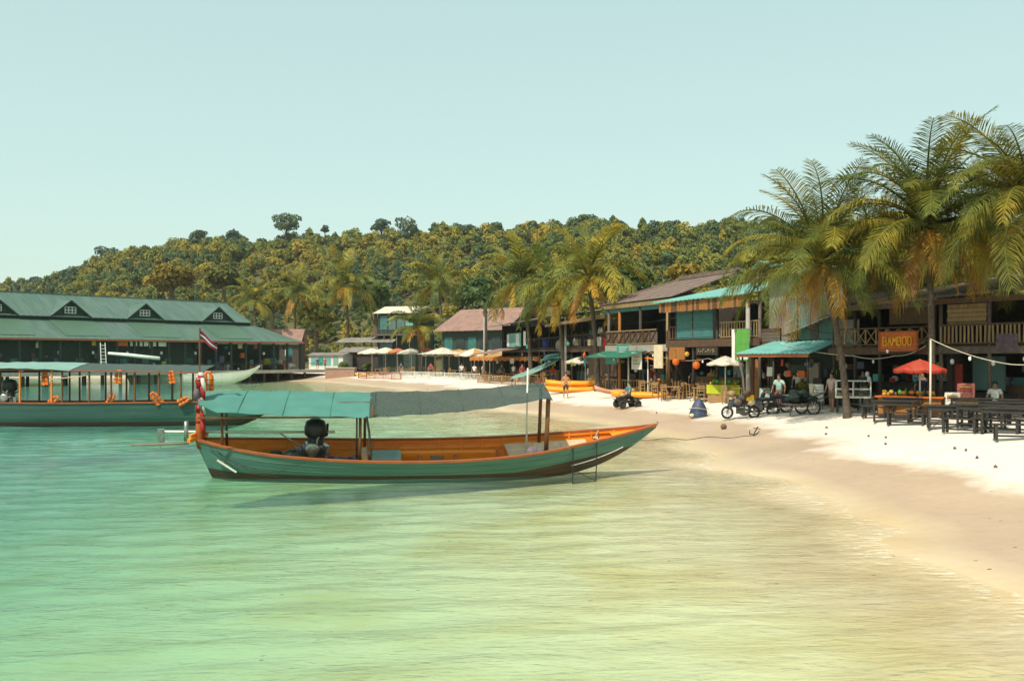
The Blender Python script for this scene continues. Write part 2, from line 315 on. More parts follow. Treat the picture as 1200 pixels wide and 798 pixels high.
# ------------------------------------------------------------ foliage
def leaf_mat(name, cols, wscale=.02, trans=.3, jitter=.35):
    m = bpy.data.materials.new(name); m.use_nodes = True; MATS[name] = m; n = m.node_tree.nodes; l = m.node_tree.links; n.clear()
    out = n.new('ShaderNodeOutputMaterial'); geo = n.new('ShaderNodeNewGeometry'); oi = n.new('ShaderNodeObjectInfo')
    no = n.new('ShaderNodeTexNoise'); no.inputs['Scale'].default_value = wscale; no.inputs['Detail'].default_value = 2; l.new(geo.outputs['Position'], no.inputs['Vector'])
    ad = n.new('ShaderNodeMath'); ad.operation = 'MULTIPLY_ADD'; ad.inputs[1].default_value = .40; ad.inputs[2].default_value = -.20; l.new(oi.outputs['Random'], ad.inputs[0])
    a2 = n.new('ShaderNodeMath'); a2.operation = 'ADD'; l.new(ad.outputs[0], a2.inputs[0]); l.new(no.outputs[0], a2.inputs[1])
    rp = n.new('ShaderNodeValToRGB'); cr = rp.color_ramp
    while len(cr.elements) < len(cols): cr.elements.new(.5)
    for e, (pos, c) in zip(cr.elements, cols): e.position = pos; e.color = (*c, 1)
    l.new(a2.outputs[0], rp.inputs[0])
    fn = n.new('ShaderNodeTexWhiteNoise'); fn.noise_dimensions = '3D'
    tc = n.new('ShaderNodeTexCoord'); vm = n.new('ShaderNodeVectorMath'); vm.operation = 'SNAP'; vm.inputs[1].default_value = (.8, .8, .8); l.new(tc.outputs['Object'], vm.inputs[0]); l.new(vm.outputs[0], fn.inputs['Vector'])
    hs = n.new('ShaderNodeHueSaturation'); mr = n.new('ShaderNodeMapRange'); mr.inputs[3].default_value = 1 - jitter; mr.inputs[4].default_value = 1 + jitter; l.new(fn.outputs[0], mr.inputs[0]); l.new(mr.outputs[0], hs.inputs['Value']); l.new(rp.outputs[0], hs.inputs['Color'])
    p = n.new('ShaderNodeBsdfPrincipled'); p.inputs['Roughness'].default_value = .55; p.inputs['Specular IOR Level'].default_value = .25; l.new(hs.outputs[0], p.inputs['Base Color'])
    t = n.new('ShaderNodeBsdfTranslucent'); l.new(hs.outputs[0], t.inputs[0]); ms = n.new('ShaderNodeMixShader'); ms.inputs[0].default_value = trans
    l.new(p.outputs[0], ms.inputs[1]); l.new(t.outputs[0], ms.inputs[2]); l.new(ms.outputs[0], out.inputs[0]); return m
leaf_mat('forest_leaf', [(.25, (.072, .118, .064)), (.40, (.130, .172, .050)), (.52, (.21, .215, .044)), (.64, (.31, .265, .038)), (.80, (.40, .29, .04))])
leaf_mat('ridge_leaf', [(.25, (.075, .12, .085)), (.5, (.105, .15, .09)), (.75, (.15, .17, .07))])
leaf_mat('shrub_leaf', [(.25, (.055, .10, .03)), (.5, (.11, .15, .03)), (.75, (.22, .20, .03))])
mat('bark', (.16, .11, .075), (.09, .065, .045), .9, 6)

def leaf_cloud(lobes, n, size, seed):
    """leaf clumps spread over and inside a set of ellipsoid lobes; returns verts (n*4,3), faces"""
    r = np.random.default_rng(seed); L = np.array(lobes, float); w = L[:, 3] * L[:, 4]; idx = r.choice(len(L), n, p=w / w.sum())
    d = r.normal(size=(n, 3)); d /= np.linalg.norm(d, axis=1)[:, None]; d[:, 2] = np.where(d[:, 2] < -.35, -d[:, 2], d[:, 2])
    rad = r.uniform(.55, 1.06, n) ** .6; c = L[idx, :3] + d * np.stack([L[idx, 3], L[idx, 3], L[idx, 4]], 1) * rad[:, None]
    nrm = d + r.normal(size=(n, 3)) * .55; nrm /= np.linalg.norm(nrm, axis=1)[:, None]
    a = np.cross(nrm, r.normal(size=(n, 3))); a /= np.linalg.norm(a, axis=1)[:, None]; b = np.cross(nrm, a)
    s = size * r.uniform(.55, 1.35, n)[:, None]
    v = np.stack([c - a * s - b * s * .5, c + a * s * .3 - b * s * .75, c + a * s + b * s * .4, c - a * s * .2 + b * s * .8], 1)
    return v.reshape(-1, 3), np.arange(n * 4).reshape(n, 4)
def cloud_mesh(name, lobes, n, size, seed, m):
    v, f = leaf_cloud(lobes, n, size, seed); me = bpy.data.meshes.new(name); me.from_pydata(v.tolist(), [], f.tolist()); me.materials.append(MATS[m]); me.update(); return me
def lobes_for(rad, h, k, seed, flat=.75, z0=0.):
    r = random.Random(seed); L = [(0, 0, z0 + h * .55, rad * .72, h * .42)]
    for i in range(k):
        a = 2 * PI * i / k + r.uniform(-.5, .5); q = rad * r.uniform(.35, .72); s = rad * r.uniform(.3, .5)
        L.append((q * math.cos(a), q * math.sin(a), z0 + h * r.uniform(.3, .85), s, s * flat))
    return L
# forest: a wooded hillside that reads as one mass
src = bpy.data.collections.new('forest_crowns')
for k in range(6):
    rad = (2.9, 2.2, 3.6, 2.5, 3.1, 1.7)[k]; h = (5.0, 6.8, 4.4, 5.8, 7.2, 7.6)[k]
    me = cloud_mesh('forest_crown', lobes_for(rad, h, 6 + k % 3, 50 + k, .8, 1.0), 900, .31, 90 + k, 'forest_leaf')
    o = bpy.data.objects.new('forest_crown', me); src.objects.link(o)
pts, scl, rot = [], [], []
r = random.Random(11)
N = 11000
for i in range(N):
    u = r.uniform(-260, 1420); t = r.random() ** .8 * 1.06 if i % 4 else r.uniform(.88, 1.02)
    Yb = interp(u, U, YB); Yr, _ = ridge(u); Y = lerp(Yb + 4, Yr, t)
    z = hill_z(u, Y) - .6
    pts.append(((u - 600) / FPX * Y, Y, z)); s = r.choice((.30, .36, .42, .5, .62, .95)) * r.uniform(.85, 1.15) * (1.3 if t > .86 else 1) * lerp(.62, 1., (Y - 60) / 300); scl.append(s * (1, 1, r.uniform(.8, 1.25))[0]); rot.append(r.uniform(0, 6.28))
me = bpy.data.meshes.new('forest'); me.from_pydata(pts, [], [])
for nm, data in (('s', scl), ('rz', rot)):
    at = me.attributes.new(nm, 'FLOAT', 'POINT'); at.data.foreach_set('value', np.array(data, np.float32))
fo = place(me, 'forest'); tag(fo, 'dense green and yellow woodland covering the hillside', 'forest', kind='stuff')
ng = bpy.data.node_groups.new('scatter', 'GeometryNodeTree'); ng.interface.new_socket('Geometry', in_out='INPUT', socket_type='NodeSocketGeometry'); ng.interface.new_socket('Geometry', in_out='OUTPUT', socket_type='NodeSocketGeometry')
gi = ng.nodes.new('NodeGroupInput'); go = ng.nodes.new('NodeGroupOutput'); ci = ng.nodes.new('GeometryNodeCollectionInfo'); ci.inputs[0].default_value = src
ci.inputs['Separate Children'].default_value = True; ci.inputs['Reset Children'].default_value = True
ip = ng.nodes.new('GeometryNodeInstanceOnPoints'); ip.inputs['Pick Instance'].default_value = True
a1 = ng.nodes.new('GeometryNodeInputNamedAttribute'); a1.data_type = 'FLOAT'; a1.inputs[0].default_value = 's'
a2 = ng.nodes.new('GeometryNodeInputNamedAttribute'); a2.data_type = 'FLOAT'; a2.inputs[0].default_value = 'rz'
cb = ng.nodes.new('ShaderNodeCombineXYZ'); ng.links.new(a2.outputs[0], cb.inputs[2])
ng.links.new(gi.outputs[0], ip.inputs['Points']); ng.links.new(ci.outputs[0], ip.inputs['Instance']); ng.links.new(cb.outputs[0], ip.inputs['Rotation']); ng.links.new(a1.outputs[0], ip.inputs['Scale']); ng.links.new(ip.outputs[0], go.inputs[0])
md = fo.modifiers.new('scatter', 'NODES'); md.node_group = ng

def broad_tree(px, ytop, ybase, Y, wpx, label, seed, m='ridge_leaf', n=700, crown_share=.7, flat=.75, leaf=.5, name='broadleaf_tree', group='tall trees on the hill ridge', k=8):
    s = FPX / Y; base = PW(px, ybase, Y); h = (ybase - ytop) / s; rad = wpx / s / 2
    t = thing(name, label, 'tree', base, random.uniform(0, 6), group)
    ch = h * crown_share; L = lobes_for(rad, ch, k, seed, flat, h - ch)
    place(cloud_mesh('crown', L, n, leaf, seed, m), 'crown', t)
    mb = MB(); mb.tube([(0, 0, -1.5), (.1, 0, h * .4), (0, .1, h - ch * .45)], [rad * .09 + .12, rad * .07 + .1, .1], 7)
    for q in L[1:6]: mb.tube([(0, .05, h - ch * .85), (q[0] * .5, q[1] * .5, lerp(h - ch, q[2], .6)), (q[0], q[1], q[2])], [.14, .1, .05], 5)
    mb.build('trunk', 'bark', t); return t
RT = [ # px, top, base, Y, width, label
 (336, 249, 284, 362, 33, 'tall round-crowned tree standing alone against the sky on the hill crest', .72, .8),
 (447, 254, 279, 352, 22, 'small round tree on the ridge left of the big dense tree', .8, .8),
 (478, 252, 300, 335, 30, 'big dense dark tree with a tall crown breaking the middle of the ridge', .95, 1.2),
 (381, 262, 280, 365, 8, 'tiny thin palm-like tree poking above the ridge between two round trees', .45, .8),
 (232, 268, 290, 375, 24, 'flat-topped dark tree on the left shoulder of the hill', .8, .5),
 (273, 267, 290, 372, 22, 'umbrella-crowned tree at the right end of the left hilltop clump', .75, .45),
 (205, 280, 300, 378, 22, 'dark round tree on the left hilltop clump', .8, .8),
 (170, 286, 306, 380, 22, 'grey-green tree above the third dormer on the hill edge', .8, .7),
 (130, 288, 312, 382, 34, 'broad yellow-topped tree at the left end of the hilltop', .85, .6),
 (42, 322, 338, 395, 20, 'low tree on the falling left end of the hill', .8, .6),
 (545, 262, 282, 338, 26, 'broad grey-green tree on the ridge right of the big dense tree', .8, .7),
 (583, 260, 280, 338, 18, 'round grey tree on the ridge above the tall coconut palms', .8, .8),
 (625, 257, 280, 335, 18, 'compact dark tree left of the ridge high point', .8, .8),
 (683, 249, 275, 330, 14, 'slim tall tree at the high point of the ridge', .5, .7),
 (700, 256, 280, 326, 40, 'wide dark tree spreading right of the ridge high point', .8, .6),
 (775, 258, 285, 315, 14, 'thin tree with an open top over the brown tiled roof', .5, .6),
 (793, 256, 286, 312, 20, 'leaning grey tree on the right part of the ridge', .6, .8),
 (823, 262, 290, 308, 26, 'bushy dark tree on the ridge over the turquoise roof', .8, .8),
 (855, 253, 288, 305, 26, 'round-headed tree on the right ridge near the big palms', .8, .8),
 (880, 258, 290, 300, 24, 'dark tree on the ridge just left of the big palms', .7, .8),
]
for i, (px, yt, yb, Y, w, lab, cs, fl) in enumerate(RT):
    broad_tree(px, yt + (0 if i in (0, 2) else 2), yb + 6, Y, w * 1.12, lab, 300 + i, crown_share=max(cs, .86) if i not in (0, 3, 13) else cs + .08, flat=fl, n=int(500 + w * 16))
leaf_mat('gold_leaf', [(.25, (.09, .10, .02)), (.5, (.19, .16, .02)), (.75, (.30, .19, .02))])
MT = [ # trees low on the slope, between village and hill
 (318, 318, 400, 190, 46, 'yellow-green bushy tree behind the small red roof', 'gold_leaf'),
 (200, 318, 350, 215, 60, 'golden bushy tree just above the green dormer roof', 'gold_leaf'),
 (262, 312, 350, 214, 50, 'yellow leafy tree at the right end above the green roof', 'gold_leaf'),
 (440, 322, 410, 170, 48, 'olive tree behind the pale flat-roofed house', 'shrub_leaf'),
 (560, 322, 385, 150, 50, 'green spreading tree behind the red tiled roof', 'shrub_leaf'),
 (745, 308, 370, 96, 40, 'green tree top left of the brown tiled roof', 'shrub_leaf'),
 (805, 308, 360, 92, 46, 'lime green tree behind the ridge of the brown tiled roof', 'gold_leaf'),
 (905, 290, 400, 66, 60, 'olive tree behind the turquoise roofed house', 'shrub_leaf'),
 (1010, 300, 400, 58, 90, 'dark olive tree behind the two big palms', 'shrub_leaf'),
 (1130, 285, 400, 54, 100, 'dark olive tree behind the right-hand palms', 'shrub_leaf'),
 (370, 345, 415, 175, 50, 'dim olive tree between the far palms', 'shrub_leaf'),
]
for i, (px, yt, yb, Y, w, lab, m) in enumerate(MT):
    broad_tree(px, yt, yb, Y, w, lab, 500 + i, m=m, n=1500, crown_share=.85, flat=.8, leaf=.0022 * Y + .08, group='trees behind the village', k=9)

# ------------------------------------------------------------ coconut palms
leaf_mat('palm_leaf', [(.2, (.075, .105, .022)), (.45, (.145, .160, .028)), (.65, (.26, .225, .030)), (.85, (.44, .31, .035))], wscale=.5, trans=.35, jitter=.25)
leaf_mat('dry_frond', [(.25, (.46, .29, .03)), (.5, (.48, .25, .03)), (.8, (.36, .17, .05))], wscale=.6, trans=.3, jitter=.25)
mat('palm_bark', (.13, .10, .072), (.06, .046, .036), .92, 5, stretch=(1, 1, 6), bump=.6)
mat('coconut_husk', (.24, .20, .04), (.16, .10, .03), .6, 4)
def frond_mesh(name, L, up, droop, m, seed, hang=.75, nl=60, wide=1.):
    """rachis leaving the crown at angle `up`, bending down by `droop` radians towards the tip; leaflets hang from it"""
    r = random.Random(seed); mb = MB(); K = 12; pts = [Vector((0, 0, 0))]; side = r.uniform(-.12, .12); a = up
    for i in range(K):
        t = i / K; a = up - droop * (t ** 1.35); pts.append(pts[-1] + Vector((math.cos(a), side * t, math.sin(a))) * L / K)
    mb.tube(pts, [.045 * (1 - i / (K + 1)) + .006 for i in range(K + 1)], 4)
    def at(t):
        x = t * K; i = min(int(x), K - 1); return pts[i].lerp(pts[i + 1], x - i), (pts[i + 1] - pts[i]).normalized()
    for i in range(nl):
        t = .12 + .88 * (i + r.uniform(-.3, .3)) / nl; t = min(max(t, .1), .995); p, d = at(t)
        ll = L * .255 * (math.sin(PI * min(1, .12 + t * .86)) ** .55) * r.uniform(.85, 1.1); sd = Vector((0, 0, 1)).cross(d)
        if sd.length < .05: sd = Vector((0, 1, 0))
        sd.normalize(); nup = d.cross(sd)
        for sgn in (-1, 1):
            o = (sd * sgn * .80 + d * (.42 + .4 * t) + nup * r.uniform(.02, .22)).normalized()
            o = (o + Vector((r.uniform(-.09, .09), r.uniform(-.09, .09), r.uniform(-.12, .08)))).normalized(); q1 = p + o * ll * .5 + Vector((0, 0, -hang * ll * .12)); q2 = p + o * ll * lerp(.92, .72, hang) + Vector((0, 0, -hang * ll * r.uniform(.42, .62)))
            w = d * (.0135 * L / 4 + .006) * wide
            mb.add([p - w * .6, p + w * .6, q1 + w, q1 - w, q2], [(0, 1, 2, 3), (3, 2, 4)])
    return mb.mesh(name, m)
FR = {}
for k in range(3):
    FR['up', k] = frond_mesh('frond', 3.7, R(78 - 8 * k), R(50 + 12 * k), 'palm_leaf', 20 + k, .30)
    FR['mid', k] = frond_mesh('frond', 4.0, R(48 - 8 * k), R(88 + 10 * k), 'palm_leaf', 30 + k, .6)
    FR['low', k] = frond_mesh('frond', 3.9, R(14 - 12 * k), R(82 + 5 * k), 'palm_leaf', 40 + k, .95)
FR['dry', 0] = frond_mesh('frond', 3.2, R(-28), R(60), 'dry_frond', 51, 1.0, 48); FR['dry', 1] = frond_mesh('frond', 2.8, R(-48), R(40), 'dry_frond', 52, 1.0, 46)
FR['dry', 2] = frond_mesh('frond', 3.4, R(-5), R(95), 'dry_frond', 53, 1.0, 50)
for key in list(FR):
    kd, k = key; a_ = {'up': (3.7, 78 - 8 * k, 50 + 12 * k, .3), 'mid': (4.0, 48 - 8 * k, 92 + 10 * k, .7), 'low': (3.9, 14 - 12 * k, 82 + 5 * k, .9), 'dry': (3.0, -10 - 18 * k, 62, 1.)}[kd]
    FR['far' + kd, k] = frond_mesh('frond', a_[0], R(a_[1]), R(a_[2]), 'dry_frond' if kd == 'dry' else 'palm_leaf', 70 + k, a_[3], 24, 3.2)
nutm = MB().ell((0, 0, 0), (.13, .13, .16), 8, 6).mesh('coconut', 'coconut_husk'); nutm.polygons.foreach_set('use_smooth', [True] * len(nutm.polygons))
def palm(base, top, label, scale=1., seed=0, nf=(6, 10, 8, 4), lean=.4, nuts=0, group=None, tr=.15, far=False):
    r = random.Random(seed); t = thing('coconut_palm', label, 'palm tree', base, 0, group); top = Vector(top) - Vector(base); mb = MB(); pts, rad = [], []
    K = 12
    for i in range(K + 1):
        q = i / K; bow = math.sin(q * PI) * lean; pts.append((top.x * q ** 1.3 + bow * .3, top.y * q ** 1.3 + bow * .1, -.3 * (1 - q) + top.z * q)); rad.append(tr * scale * (1.45 - .75 * q ** .4 + (.09 if i % 2 else 0)))
    mb.tube(pts, rad, 9); mb.build('trunk', 'palm_bark', t, True); a = r.uniform(0, 6.28)
    for kind, n in zip(('up', 'mid', 'low', 'dry'), nf):
        for i in range(n):
            a += 2.39996 + r.uniform(-.25, .25); s = scale * r.uniform(.86, 1.1)
            place(FR[('far' if far else '') + kind, r.randrange(3)], 'frond', t, top + Vector((.08 * math.cos(a), .08 * math.sin(a), {'up': .25, 'mid': .15, 'low': .02, 'dry': -.1}[kind])) * scale, (r.uniform(-.25, .25), r.uniform(-.14, .14), a), (s, s, s))
    for i in range(nuts): b = 6.28 * i / max(nuts, 1) + r.uniform(-.3, .3); place(nutm, 'coconut', t, top + Vector((.27 * math.cos(b), .27 * math.sin(b), -.25 - .12 * (i % 2))) * scale, (0, 0, b), (scale,) * 3)
    return t
GPm = 'palms along the beach front'
PL = [ # trunk foot px, crown px,py, depth, scale, seed, fronds, label
 (993, 962, 308, 37.0, 1.12, 31, (12, 21, 17, 6), 'leftmost of the big coconut palms, over the grey corrugated house'),
 (1090, 1086, 266, 35.0, 1.14, 2, (12, 21, 18, 6), 'big coconut palm standing just right of the orange bamboo sign'),
 (1232, 1208, 246, 32.0, 1.15, 3, (12, 21, 18, 5), 'tallest coconut palm cut by the right edge of the photo'),
 (1168, 1150, 300, 41.0, 1.15, 4, (7, 15, 19, 7), 'coconut palm half hidden behind the tallest one on the right'),
 (1040, 1026, 306, 46.5, 1.2, 14, (6, 14, 18, 8), 'coconut palm filling the gap between the two big palms'),
 (492, 489, 383, 126, 1.25, 5, (4, 10, 9, 4), 'short stout palm among the white parasols'),
 (520, 513, 332, 140, 1.65, 6, (5, 11, 8, 3), 'tall far palm behind the short stout one'),
 (408, 405, 335, 150, 1.7, 7, (5, 12, 9, 4), 'far coconut palm left of the pale flat-roofed house'),
 (345, 345, 345, 166, 1.65, 8, (5, 11, 8, 3), 'far palm right of the small red roof'),
 (300, 297, 352, 158, 1.4, 9, (4, 9, 7, 2), 'small dark palm touching the end of the green roof'),
 (622, 612, 328, 83, 1.3, 10, (5, 11, 9, 4), 'left one of the two tall palms over the dark bars'),
 (700, 689, 326, 64, 1.2, 11, (5, 11, 10, 4), 'right one of the two tall palms over the dark bars'),
 (660, 652, 344, 74, 1.1, 12, (4, 10, 9, 3), 'palm squeezed between the two tall mid-beach palms'),
]
for fx, cx, cy, Y, s, sd, nf, lab in PL:
    pt = palm(GX(fx, Y), PW(cx, cy, Y + .3), lab, s, sd, nf, nuts=7 if Y < 60 else 4, group=GPm, far=Y > 60, tr=.115 if Y < 60 else .15)
    if Y < 38:                            # the bar keepers trim fronds that hang in front of their sign
        for fr_ in [c for c in pt.children if c.name.startswith('frond')]:
            M_ = Matrix.Translation(pt.location) @ Matrix.LocRotScale(fr_.location, fr_.rotation_euler, fr_.scale)
            if any(13.5 < q.x < 16.4 and 32.5 < q.y < 37.6 and 3.3 < q.z < 4.45 for q in (M_ @ v.co for v in fr_.data.vertices)): bpy.data.objects.remove(fr_)
# ------------------------------------------------------------ paints, woods, cloths
mat('teal_paint', (.062, .175, .148), (.085, .21, .175), .45, 2.5, stretch=(.4, 2, 2), bump=.15, bscale=9)
mat('hull_paint', (.062, .158, .137), (.105, .195, .165), .42, 1.6, detail=9, stretch=(.35, 2, 3.2), bump=.25, bscale=9, contrast=(.42, .72))
def boot_line(m, level, rise, x0):
    '''dark bottom paint below a painted line that rises towards the bow'''
    n = m.node_tree.nodes; l = m.node_tree.links; p = [q for q in n if q.type == 'BSDF_PRINCIPLED'][0]; src_ = p.inputs['Base Color'].links[0].from_socket
    tc = n.new('ShaderNodeTexCoord'); s = n.new('ShaderNodeSeparateXYZ'); l.new(tc.outputs['Object'], s.inputs[0])
    a = n.new('ShaderNodeMath'); a.operation = 'SUBTRACT'; a.inputs[1].default_value = x0; l.new(s.outputs[0], a.inputs[0]); b = n.new('ShaderNodeMath'); b.operation = 'MAXIMUM'; b.inputs[1].default_value = 0; l.new(a.outputs[0], b.inputs[0])
    c = n.new('ShaderNodeMath'); c.operation = 'MULTIPLY_ADD'; c.inputs[1].default_value = -rise; l.new(b.outputs[0], c.inputs[0]); l.new(s.outputs[2], c.inputs[2])
    r_ = n.new('ShaderNodeMapRange'); r_.inputs[1].default_value = level - .008; r_.inputs[2].default_value = level + .008; l.new(c.outputs[0], r_.inputs[0])
    mx = n.new('ShaderNodeMix'); mx.data_type = 'RGBA'; mx.inputs[6].default_value = (.05, .026, .018, 1); l.new(r_.outputs[0], mx.inputs[0]); l.new(src_, mx.inputs[7]); l.new(mx.outputs[2], p.inputs['Base Color'])
boot_line(MATS['hull_paint'], .20, .15, 2.2)
mat('deep_teal_paint', (.034, .092, .080), (.055, .115, .10), .45, 1.6, detail=9, stretch=(.35, 2, 3.2), bump=.25, bscale=9, contrast=(.42, .72)); boot_line(MATS['deep_teal_paint'], .22, .1, 4.5)
mat('boot_paint', (.045, .022, .015), (.09, .05, .035), .6, 4)
mat('white_paint', (.72, .72, .66), (.58, .56, .5), .5, 5)
mat('orange_paint', (.86, .27, .016), (.72, .20, .014), .42, 3, stretch=(.35, 2, 3), bump=.2)
mat('orange_dark', (.36, .085, .012), (.25, .06, .012), .5, 5)
mat('rail_paint', (.36, .10, .024), (.24, .07, .028), .5, 5, stretch=(.5, 3, 3))
mat('brown_post', (.20, .085, .03), (.12, .055, .025), .6, 5, stretch=(3, 3, .6))
mat('plywood', (.58, .42, .26), (.44, .31, .19), .75, 4)
mat('plank_grey', (.28, .22, .16), (.18, .14, .10), .8, 5, stretch=(.5, 3, 3))
mat('teal_tarp', (.125, .35, .295), (.10, .30, .26), .55, 1.6, bump=.5, bscale=2.2, trans=.4)
mat('grey_net', (.085, .125, .11), (.05, .078, .07), .8, 22, detail=6, trans=.2)
def open_weave(m, share):
    n = m.node_tree.nodes; l = m.node_tree.links; o = [q for q in n if q.type == 'OUTPUT_MATERIAL'][0]; s = o.inputs[0].links[0].from_socket
    t = n.new('ShaderNodeBsdfTransparent'); mx = n.new('ShaderNodeMixShader'); mx.inputs[0].default_value = share; l.new(s, mx.inputs[1]); l.new(t.outputs[0], mx.inputs[2]); l.new(mx.outputs[0], o.inputs[0])
mat('shade_net', (.075, .115, .10), (.035, .06, .052), .8, 34, detail=6, trans=.2); open_weave(MATS['shade_net'], .24)
mat('pale_teal_tarp', (.25, .42, .37), (.20, .35, .31), .6, 1.5, bump=.3, trans=.2)
mat('engine_black', (.012, .014, .014), (.03, .03, .03), .45, 6)
mat('steel', (.42, .43, .42), (.22, .22, .21), .35, 7, metal=.8)
mat('dull_metal', (.13, .135, .13), (.06, .055, .05), .5, 8, metal=.6)
mat('rope', (.52, .47, .36), (.36, .31, .22), .9, 20)
mat('dark_rope', (.05, .06, .05), (.03, .03, .03), .9, 20)
mat('life_orange', (.78, .19, .012), (.6, .12, .01), .7, 6, bump=.4)
mat('red_cloth', (.48, .03, .03), (.30, .02, .03), .8, 6, trans=.2)
mat('white_cloth', (.75, .74, .68), (.6, .58, .52), .8, 4, trans=.25)
mat('blue_cloth', (.02, .03, .16), (.015, .02, .10), .8, 5)
mat('gold_cloth', (.6, .34, .04), (.5, .25, .03), .8, 5)
mat('dark_cloth', (.055, .05, .055), (.09, .08, .08), .85, 6)
mat('purple_grey', (.20, .15, .18), (.12, .09, .11), .85, 6)

# ------------------------------------------------------------ long wooden boats
def hull_fn(Lh, B, g, k):
    """g, k: lists of (t, value) for sheer and keel; returns section(t) -> list of points keel..gunwale for one side"""
    gt, gv = zip(*g); kt, kv = zip(*k); bt, bv = zip(*B)
    def sec(t, side, inset=0.):
        b = max(interp(t, bt, bv) - inset, .012); zg = interp(t, gt, gv); zk = min(interp(t, kt, kv) + inset, zg - .02); x = lerp(-Lh / 2, Lh / 2, t); h = zg - zk
        out = []
        for q, w in ((0, 0), (.36, .035), (.62, .13), (.78, .30), (.89, .52), (.955, .76), (1., 1.)):
            # stem rake: the lower part of each end lies further inboard
            e = max(0, (.07 - t) / .07); xr = x + e * .42 * (1 - w)
            out.append(Vector((xr, side * b * q, zk + h * w)))
        return out
    return sec
def smooth_tab(tab, n=60):
    """resample a table with a cosine-smoothed curve so the sheer runs fair"""
    t, v = zip(*tab); q = np.linspace(0, 1, n); y = np.interp(q, t, v)
    for _ in range(6): y[1:-1] = (y[:-2] + 2 * y[1:-1] + y[2:]) / 4
    return list(zip(q, y))
def wooden_hull(root, Lh, B, g, k, outer, boot, stripe, inner, rail, band=.18, rail_w=.09):
    B, g, k = smooth_tab(B), smooth_tab(g), smooth_tab(k); sec = hull_fn(Lh, B, g, k); NT = 56
    mb = MB()
    for side in (-1, 1):
        rows = [sec(i / NT, side) for i in range(NT + 1)]
        for j in range(6):
            for i in range(NT):
                a, b, c, d = rows[i][j], rows[i + 1][j], rows[i + 1][j + 1], rows[i][j + 1]
                mb.add([a, b, c, d], [(0, 1, 2, 3) if side < 0 else (3, 2, 1, 0)])
    mb.build('hull', outer, root, True)
    if stripe:
        ms = MB(); ms.tube([Vector((p.x, p.y - .012, p.z)) for p in [sec(t, -1)[3] * .45 + sec(t, -1)[4] * .55 for t in [.80 + .12 * i / 8 for i in range(9)]]], .016, 5); ms.build('waterline_stripe', stripe, root)
    for side in (-1, 1):
        for w in (.34, .58, .80):      # plank edges standing slightly proud
            ln = [sec(.03 + .94 * i / 40, side) for i in range(41)]; pts = []
            for s_ in ln:
                q = w * 4 + 2; j = min(int(q), 5); p_ = s_[j].lerp(s_[j + 1], q - j); pts.append(p_ + Vector((0, side * .006, 0)))
            mm = MB(); mm.tube(pts, .005, 4); mm.build('strake_edge', outer, root)
    mb = MB()
    for side in (-1, 1):
        rows = [sec(.02 + .96 * i / NT, side, .045) for i in range(NT + 1)]
        for i in range(NT):
            for j in range(6):
                a, b, c, d = rows[i][j], rows[i + 1][j], rows[i + 1][j + 1], rows[i][j + 1]
                mb.add([a, b, c, d], [(3, 2, 1, 0) if side < 0 else (0, 1, 2, 3)])
    mb.build('inner_planking', inner, root, True)
    for side in (-1, 1):
        mb = MB(); top = [sec(i / 48, side)[-1] for i in range(49)]
        for i in range(48): mb.bar(top[i] + Vector((0, -side * .02, .02)), top[i + 1] + Vector((0, -side * .02, .02)), rail_w, .055)
        mb.build('gunwale_rail', rail, root)
    return sec
def tarp(root, name, m, rows, t=.012, wob=.02, seed=0):
    """rows: list of (x, near point(y,z), far point(y,z)); sags a little between and gets wrinkles"""
    r = random.Random(seed); P = []; nx = len(rows)
    for i, (x, (y0, z0), (y1, z1)) in enumerate(rows):
        row = []
        for j in range(9):
            q = j / 8; z = lerp(z0, z1, q) + .045 * math.sin(q * PI) + wob * r.uniform(-1, 1) + (.012 * math.sin(x * 7 + q * 5)); row.append(Vector((x, lerp(y0, y1, q), z)))
        P.append(row)
    return MB().slab(P, t).build(name, m, root, True)
def resample(rows, n):
    xs_ = [r_[0] for r_ in rows]; out = []
    for i in range(n + 1):
        x = lerp(xs_[0], xs_[-1], i / n); f = lambda a, b: interp(x, xs_, [r_[a][b] for r_ in rows]); out.append((x, (f(1, 0), f(1, 1)), (f(2, 0), f(2, 1))))
    return out
